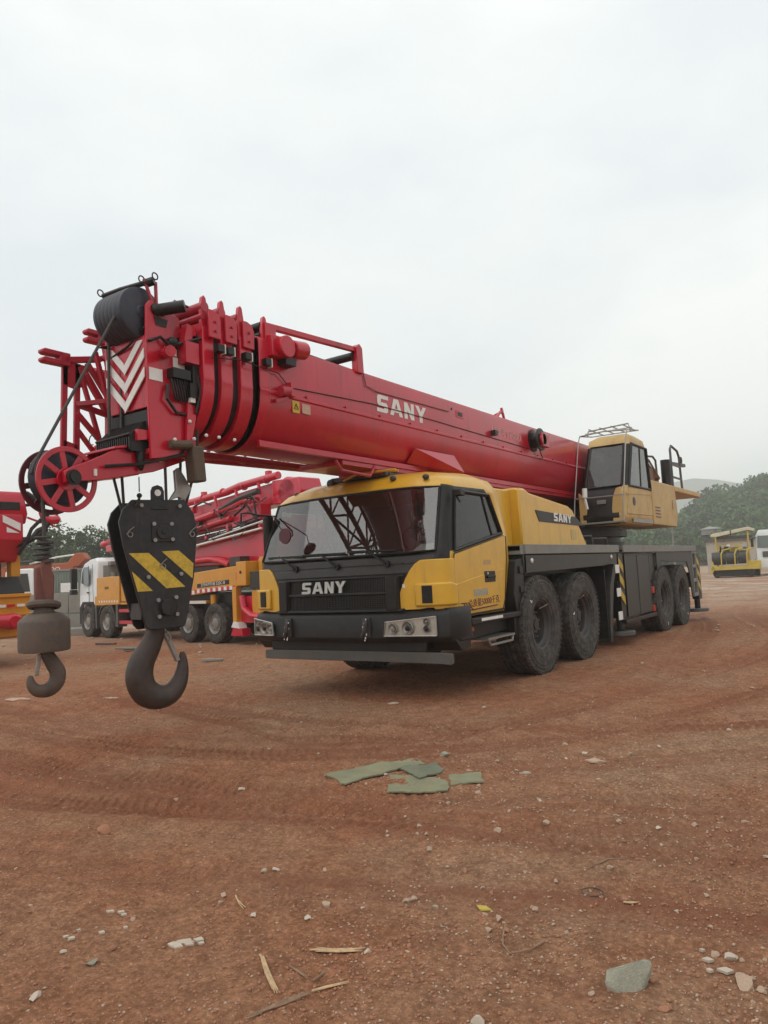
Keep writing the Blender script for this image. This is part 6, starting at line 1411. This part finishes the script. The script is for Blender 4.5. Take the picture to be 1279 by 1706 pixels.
# green mat pieces
MATG = mat('weathered_green_mat', (.19, .21, .125), .9, dirt=.8, dcol=(.27, .17, .10), nscale=6, var=.25, bump=.6, bscale=70); MATD = mat('dark_green_mat', (.13, .155, .10), .85, dirt=.5, dcol=(.22, .15, .10), nscale=7, var=.2, bump=.5, bscale=70)
def sheet(name, poly, mt, label, cat, th=.006, lift=.006, wav=.006, group=None, n=14):
    # bilinear grid over a four sided outline with a ragged rim
    A, B_, C_, D = [np.array(p) for p in poly]; V = []; 
    for top in (1, 0):
        for i in range(n+1):
            for j in range(n+1):
                u, v = i/n, j/n; p = (A*(1-u)+B_*u)*(1-v)+(D*(1-u)+C_*u)*v
                if i in (0, n) or j in (0, n): p = p+min(.030, .25*float(np.linalg.norm(B_-A)))*np.array([vnoise(np.array([p[0]*22]), np.array([p[1]*22]), 5)[0], vnoise(np.array([p[0]*22]), np.array([p[1]*22]), 6)[0]])
                V.append([p[0], p[1], top])
    V = np.array(V); z = ground_h(V[:, 0], V[:, 1])[0]; z = np.mean(z)*.5+.5*z+lift+wav*vnoise(V[:, 0]*6, V[:, 1]*6, 12)*2; V[:, 2] = z+np.where(V[:, 2] > .5, th, -.004)
    k = (n+1)**2; F = []
    for i in range(n):
        for j in range(n):
            a = i*(n+1)+j; F += [(a, a+1, a+n+2, a+n+1), (k+a, k+a+n+1, k+a+n+2, k+a+1)]
    rim = [i for i in range(n+1)]+[i*(n+1)+n for i in range(1, n+1)]+[n*(n+1)+j for j in range(n-1, -1, -1)]+[i*(n+1) for i in range(n-1, 0, -1)]
    for a, b2_ in zip(rim, rim[1:]+rim[:1]): F.append((a, b2_, k+b2_, k+a))
    q = MB(); q.add([tuple(v) for v in V], F); o = q.build(name, mt, None, split=False); return tag(o, label, cat, group)
sheet('mat_piece', [(1.827, -2.52), (2.111, -1.896), (2.255, -1.994), (2.09, -2.654)], MATG, 'longest pale green strip of matting lying on the dirt', 'matting', th=.005, lift=.008, wav=.010)
sheet('mat_piece', [(2.209, -2.337), (2.591, -2.289), (2.712, -2.469), (2.395, -2.653)], MATG, 'wide dusty green mat piece nearest the camera, half buried', 'matting', th=.004, lift=.003, wav=.008)
sheet('mat_piece', [(2.21, -2.212), (2.331, -1.962), (2.493, -2.136), (2.45, -2.38)], MATD, 'dark green mat piece with raised edges in the middle of the heap', 'matting', th=.004, lift=.014, wav=.008)
sheet('mat_piece', [(2.557, -2.2), (2.725, -2.066), (2.836, -2.265), (2.675, -2.392)], MATG, 'squarish green mat piece at the right end of the heap', 'matting', th=.004, lift=.008, wav=.008)
STRAW = mat('straw', (.52, .36, .20), .7, dirt=.3, nscale=30, var=.3); STRAWD = mat('dry_bark_strip', (.25, .16, .10), .8, dirt=.3, nscale=30, var=.35)
def straws(name, p0, p1, n, w, mt, label, cat='straw', spread=.1):
    b = MB(); p0 = Vector((*p0, 0)); p1 = Vector((*p1, 0)); d = p1-p0; s = Vector((-d.y, d.x, 0)).normalized()
    for k in range(n):
        t0, t1 = random.uniform(0, .25), random.uniform(.75, 1); o0, o1 = random.uniform(-w, w), random.uniform(-w, w)*(1+spread*5)
        pts = []
        for t in (t0, (t0+t1)/2, t1):
            q = p0+d*t+s*(o0+(o1-o0)*t)+s*random.uniform(-.003, .003); pts.append((q.x, q.y, gz(q.x, q.y)+.004+.004*random.random()+.002*k/n))
        b.tube(pts, .003, 5, rs=[random.uniform(.0015, .003), random.uniform(.0025, .004), .0012])
    return tag(b.build(name, mt, None, split=False), label, cat)
straws('straw_bundle', (3.21, -4.303), (3.383, -4.209), 26, .012, STRAW, 'bundle of pale straw lying level left of centre', spread=0)
straws('splintered_cane', (3.09, -4.421), (3.332, -4.593), 11, .009, STRAW, 'short pale splintered cane pointing toward the camera', 'cane', 0)
straws('bark_strip', (3.324, -4.715), (3.40, -4.515), 12, .009, STRAWD, 'brown shredded stalk at the bottom edge', 'stalk', 0); straws('dry_stalk', (3.40, -4.515), (3.474, -4.398), 7, .006, STRAW, 'pale dry stalk carrying on from the brown shredded one', 'stalk', 0)
straws('twig', (3.236, -4.434), (3.343, -4.459), 2, .003, STRAWD, 'thin brown twig crossing right of the splintered cane', 'twig'); straws('twig', (3.359, -4.462), (3.352, -4.383), 2, .003, STRAWD, 'thin brown twig below the straw bundle', 'twig')
straws('twig', (2.659, -4.131), (2.799, -4.192), 2, .002, STRAW, 'pale thin twig lying alone left of centre', 'twig'); straws('twig', (3.821, -3.239), (3.943, -3.015), 2, .003, STRAWD, 'curved dark twig beyond the wire ring', 'twig')
straws('wood_chip', (4.042, -3.463), (4.105, -3.447), 4, .004, STRAW, 'pale wood chip right of the wire ring', 'wood chip', 0)
b = MB(); b.tube([(3.915+.042*math.cos(a)*1.0+.0*a, -3.424+.038*math.sin(a), gz(3.915, -3.424)+.008) for a in np.linspace(0, 2*PI, 28, endpoint=False)], .0022, 5, closed=True); tag(b.build('wire_ring', RIM, None), 'thin dark wire ring lying on the dirt', 'wire')
b = MB(); b.tube([(x, y, gz(x, y)+.006) for x, y in ((3.742, -3.842), (3.77, -3.92), (3.80, -3.982), (3.841, -4.013), (3.891, -3.955), (3.906, -3.877))], .0028, 5); tag(b.build('bent_stem', STRAWD, None), 'bent pale stem curving like a hook right of centre', 'stem')
sheet('dead_leaf', [(3.57, -3.742), (3.60, -3.725), (3.647, -3.758), (3.615, -3.775)], mat('yellow_leaf', (.45, .34, .06), .6), 'narrow yellow leaf on the dirt', 'leaf', .0015, .005, .003, n=5)
for i, (x, y, w) in enumerate(((2.765, -4.475, .035), (2.795, -4.44, .02), (2.74, -4.505, .024), (2.80, -4.49, .02), (2.775, -4.52, .022), (2.825, -4.455, .014))):
    sheet('plaster_flake', [(x-w, y-w*.4), (x+w*.2, y-w*.7), (x+w, y+w*.3), (x-w*.2, y+w*.8)], STW, 'white flake of crushed plaster in the patch at the lower left', 'plaster', .002, .004, .001, 'plaster flakes of the crushed patch', n=5)
for (x, y, w, lab) in ((-2.86, -.82, .10, 'pale flat board scrap between the two hooks'), (-4.0, -1.34, .16, 'pale flat stone slab at the left edge under the small hook'), (.72, -.1, .05, 'flat grey chip in front of the crane bumper'), (4.60, -3.45, .05, 'pale greenish plaster scrap at the right edge'), (3.25, -1.45, .06, 'pale curled scrap beyond the mats to the right'), (2.95, -1.9, .035, 'small pale scrap right of the green mats')):
    sheet('scrap', [(x-w, y-w*.5), (x+w*.3, y-w*.6), (x+w, y+w*.5), (x-w*.4, y+w*.6)], STN if w > .05 else STW, lab, 'scrap', .006, .006, .002, n=6)
for i, (x, y, w) in enumerate(((4.41, -3.76, .022), (4.50, -3.70, .018), (4.47, -3.80, .030), (4.54, -3.79, .022), (4.43, -3.83, .014), (4.58, -3.86, .030), (4.38, -3.70, .012), (4.56, -3.66, .016))):
    if i % 2: putrock(RM[0], x, y, w*.65, 'pale angular stone in the rubble patch right of the concrete chunk', 'pale stones of the rubble patch on the right')
    else: w *= .75; sheet('plaster_flake', [(x-w, y-w*.5), (x+w*.3, y-w*.8), (x+w, y+w*.3), (x-w*.2, y+w*.7)], STW, 'pale plaster flake in the rubble patch right of the concrete chunk', 'plaster', .004, .006, .002, 'plaster flakes of the right rubble patch', n=5)
for i, (x, y, w) in enumerate(((2.264, -4.433, .018), (2.315, -4.418, .016), (2.345, -4.43, .012), (2.36, -4.667, .014), (2.315, -4.664, .012), (2.419, -4.581, .013), (2.30, -4.60, .010), (2.45, -4.50, .010))):
    sheet('plaster_flake', [(x-w, y-w*.5), (x+w*.3, y-w*.8), (x+w, y+w*.3), (x-w*.2, y+w*.7)], STW, 'pale flake in the loose scatter left of the white plaster patch', 'plaster', .003, .005, .002, 'plaster flakes scattered at the left', n=5)
# far loose timber and rubble left, behind the hooks
for i, (px, dep, L_) in enumerate(((205, 16.0, .5), (228, 15.4, .7), (345, 12.6, .35), (170, 17.6, .5))):
    p = cw(px, dep); b = MB(); b.cbox((0, 0, .03), (L_, .10, .035)); o = b.build('board', (CONC, FRA)[i % 2], None, .004); o.location = (p.x, p.y, gz(p.x, p.y)); o.rotation_euler = (0, .03, YAWR+random.uniform(-.3, .3))
    tag(o, ('pale board on the ground behind the main hook, left piece', 'longest grey board on the ground behind the main hook', 'short pale board right of the hook block', 'dull board near the white pump truck front wheel')[i], 'board')

# ================================================================== HAZE
b = MB(); b.box(-1500, 1500, -60, 1400, -4, 102)
M = bpy.data.materials.new('haze'); M.use_nodes = True; t = M.node_tree; t.nodes.clear(); mo = t.nodes.new('ShaderNodeOutputMaterial'); pv = t.nodes.new('ShaderNodeVolumePrincipled')
pv.inputs['Color'].default_value = (.97, .98, .96, 1); pv.inputs['Density'].default_value = HAZE; pv.inputs['Anisotropy'].default_value = .1; t.links.new(pv.outputs[0], mo.inputs['Volume'])
o = b.build('haze', M, None, split=False); tag(o, kind='stuff')
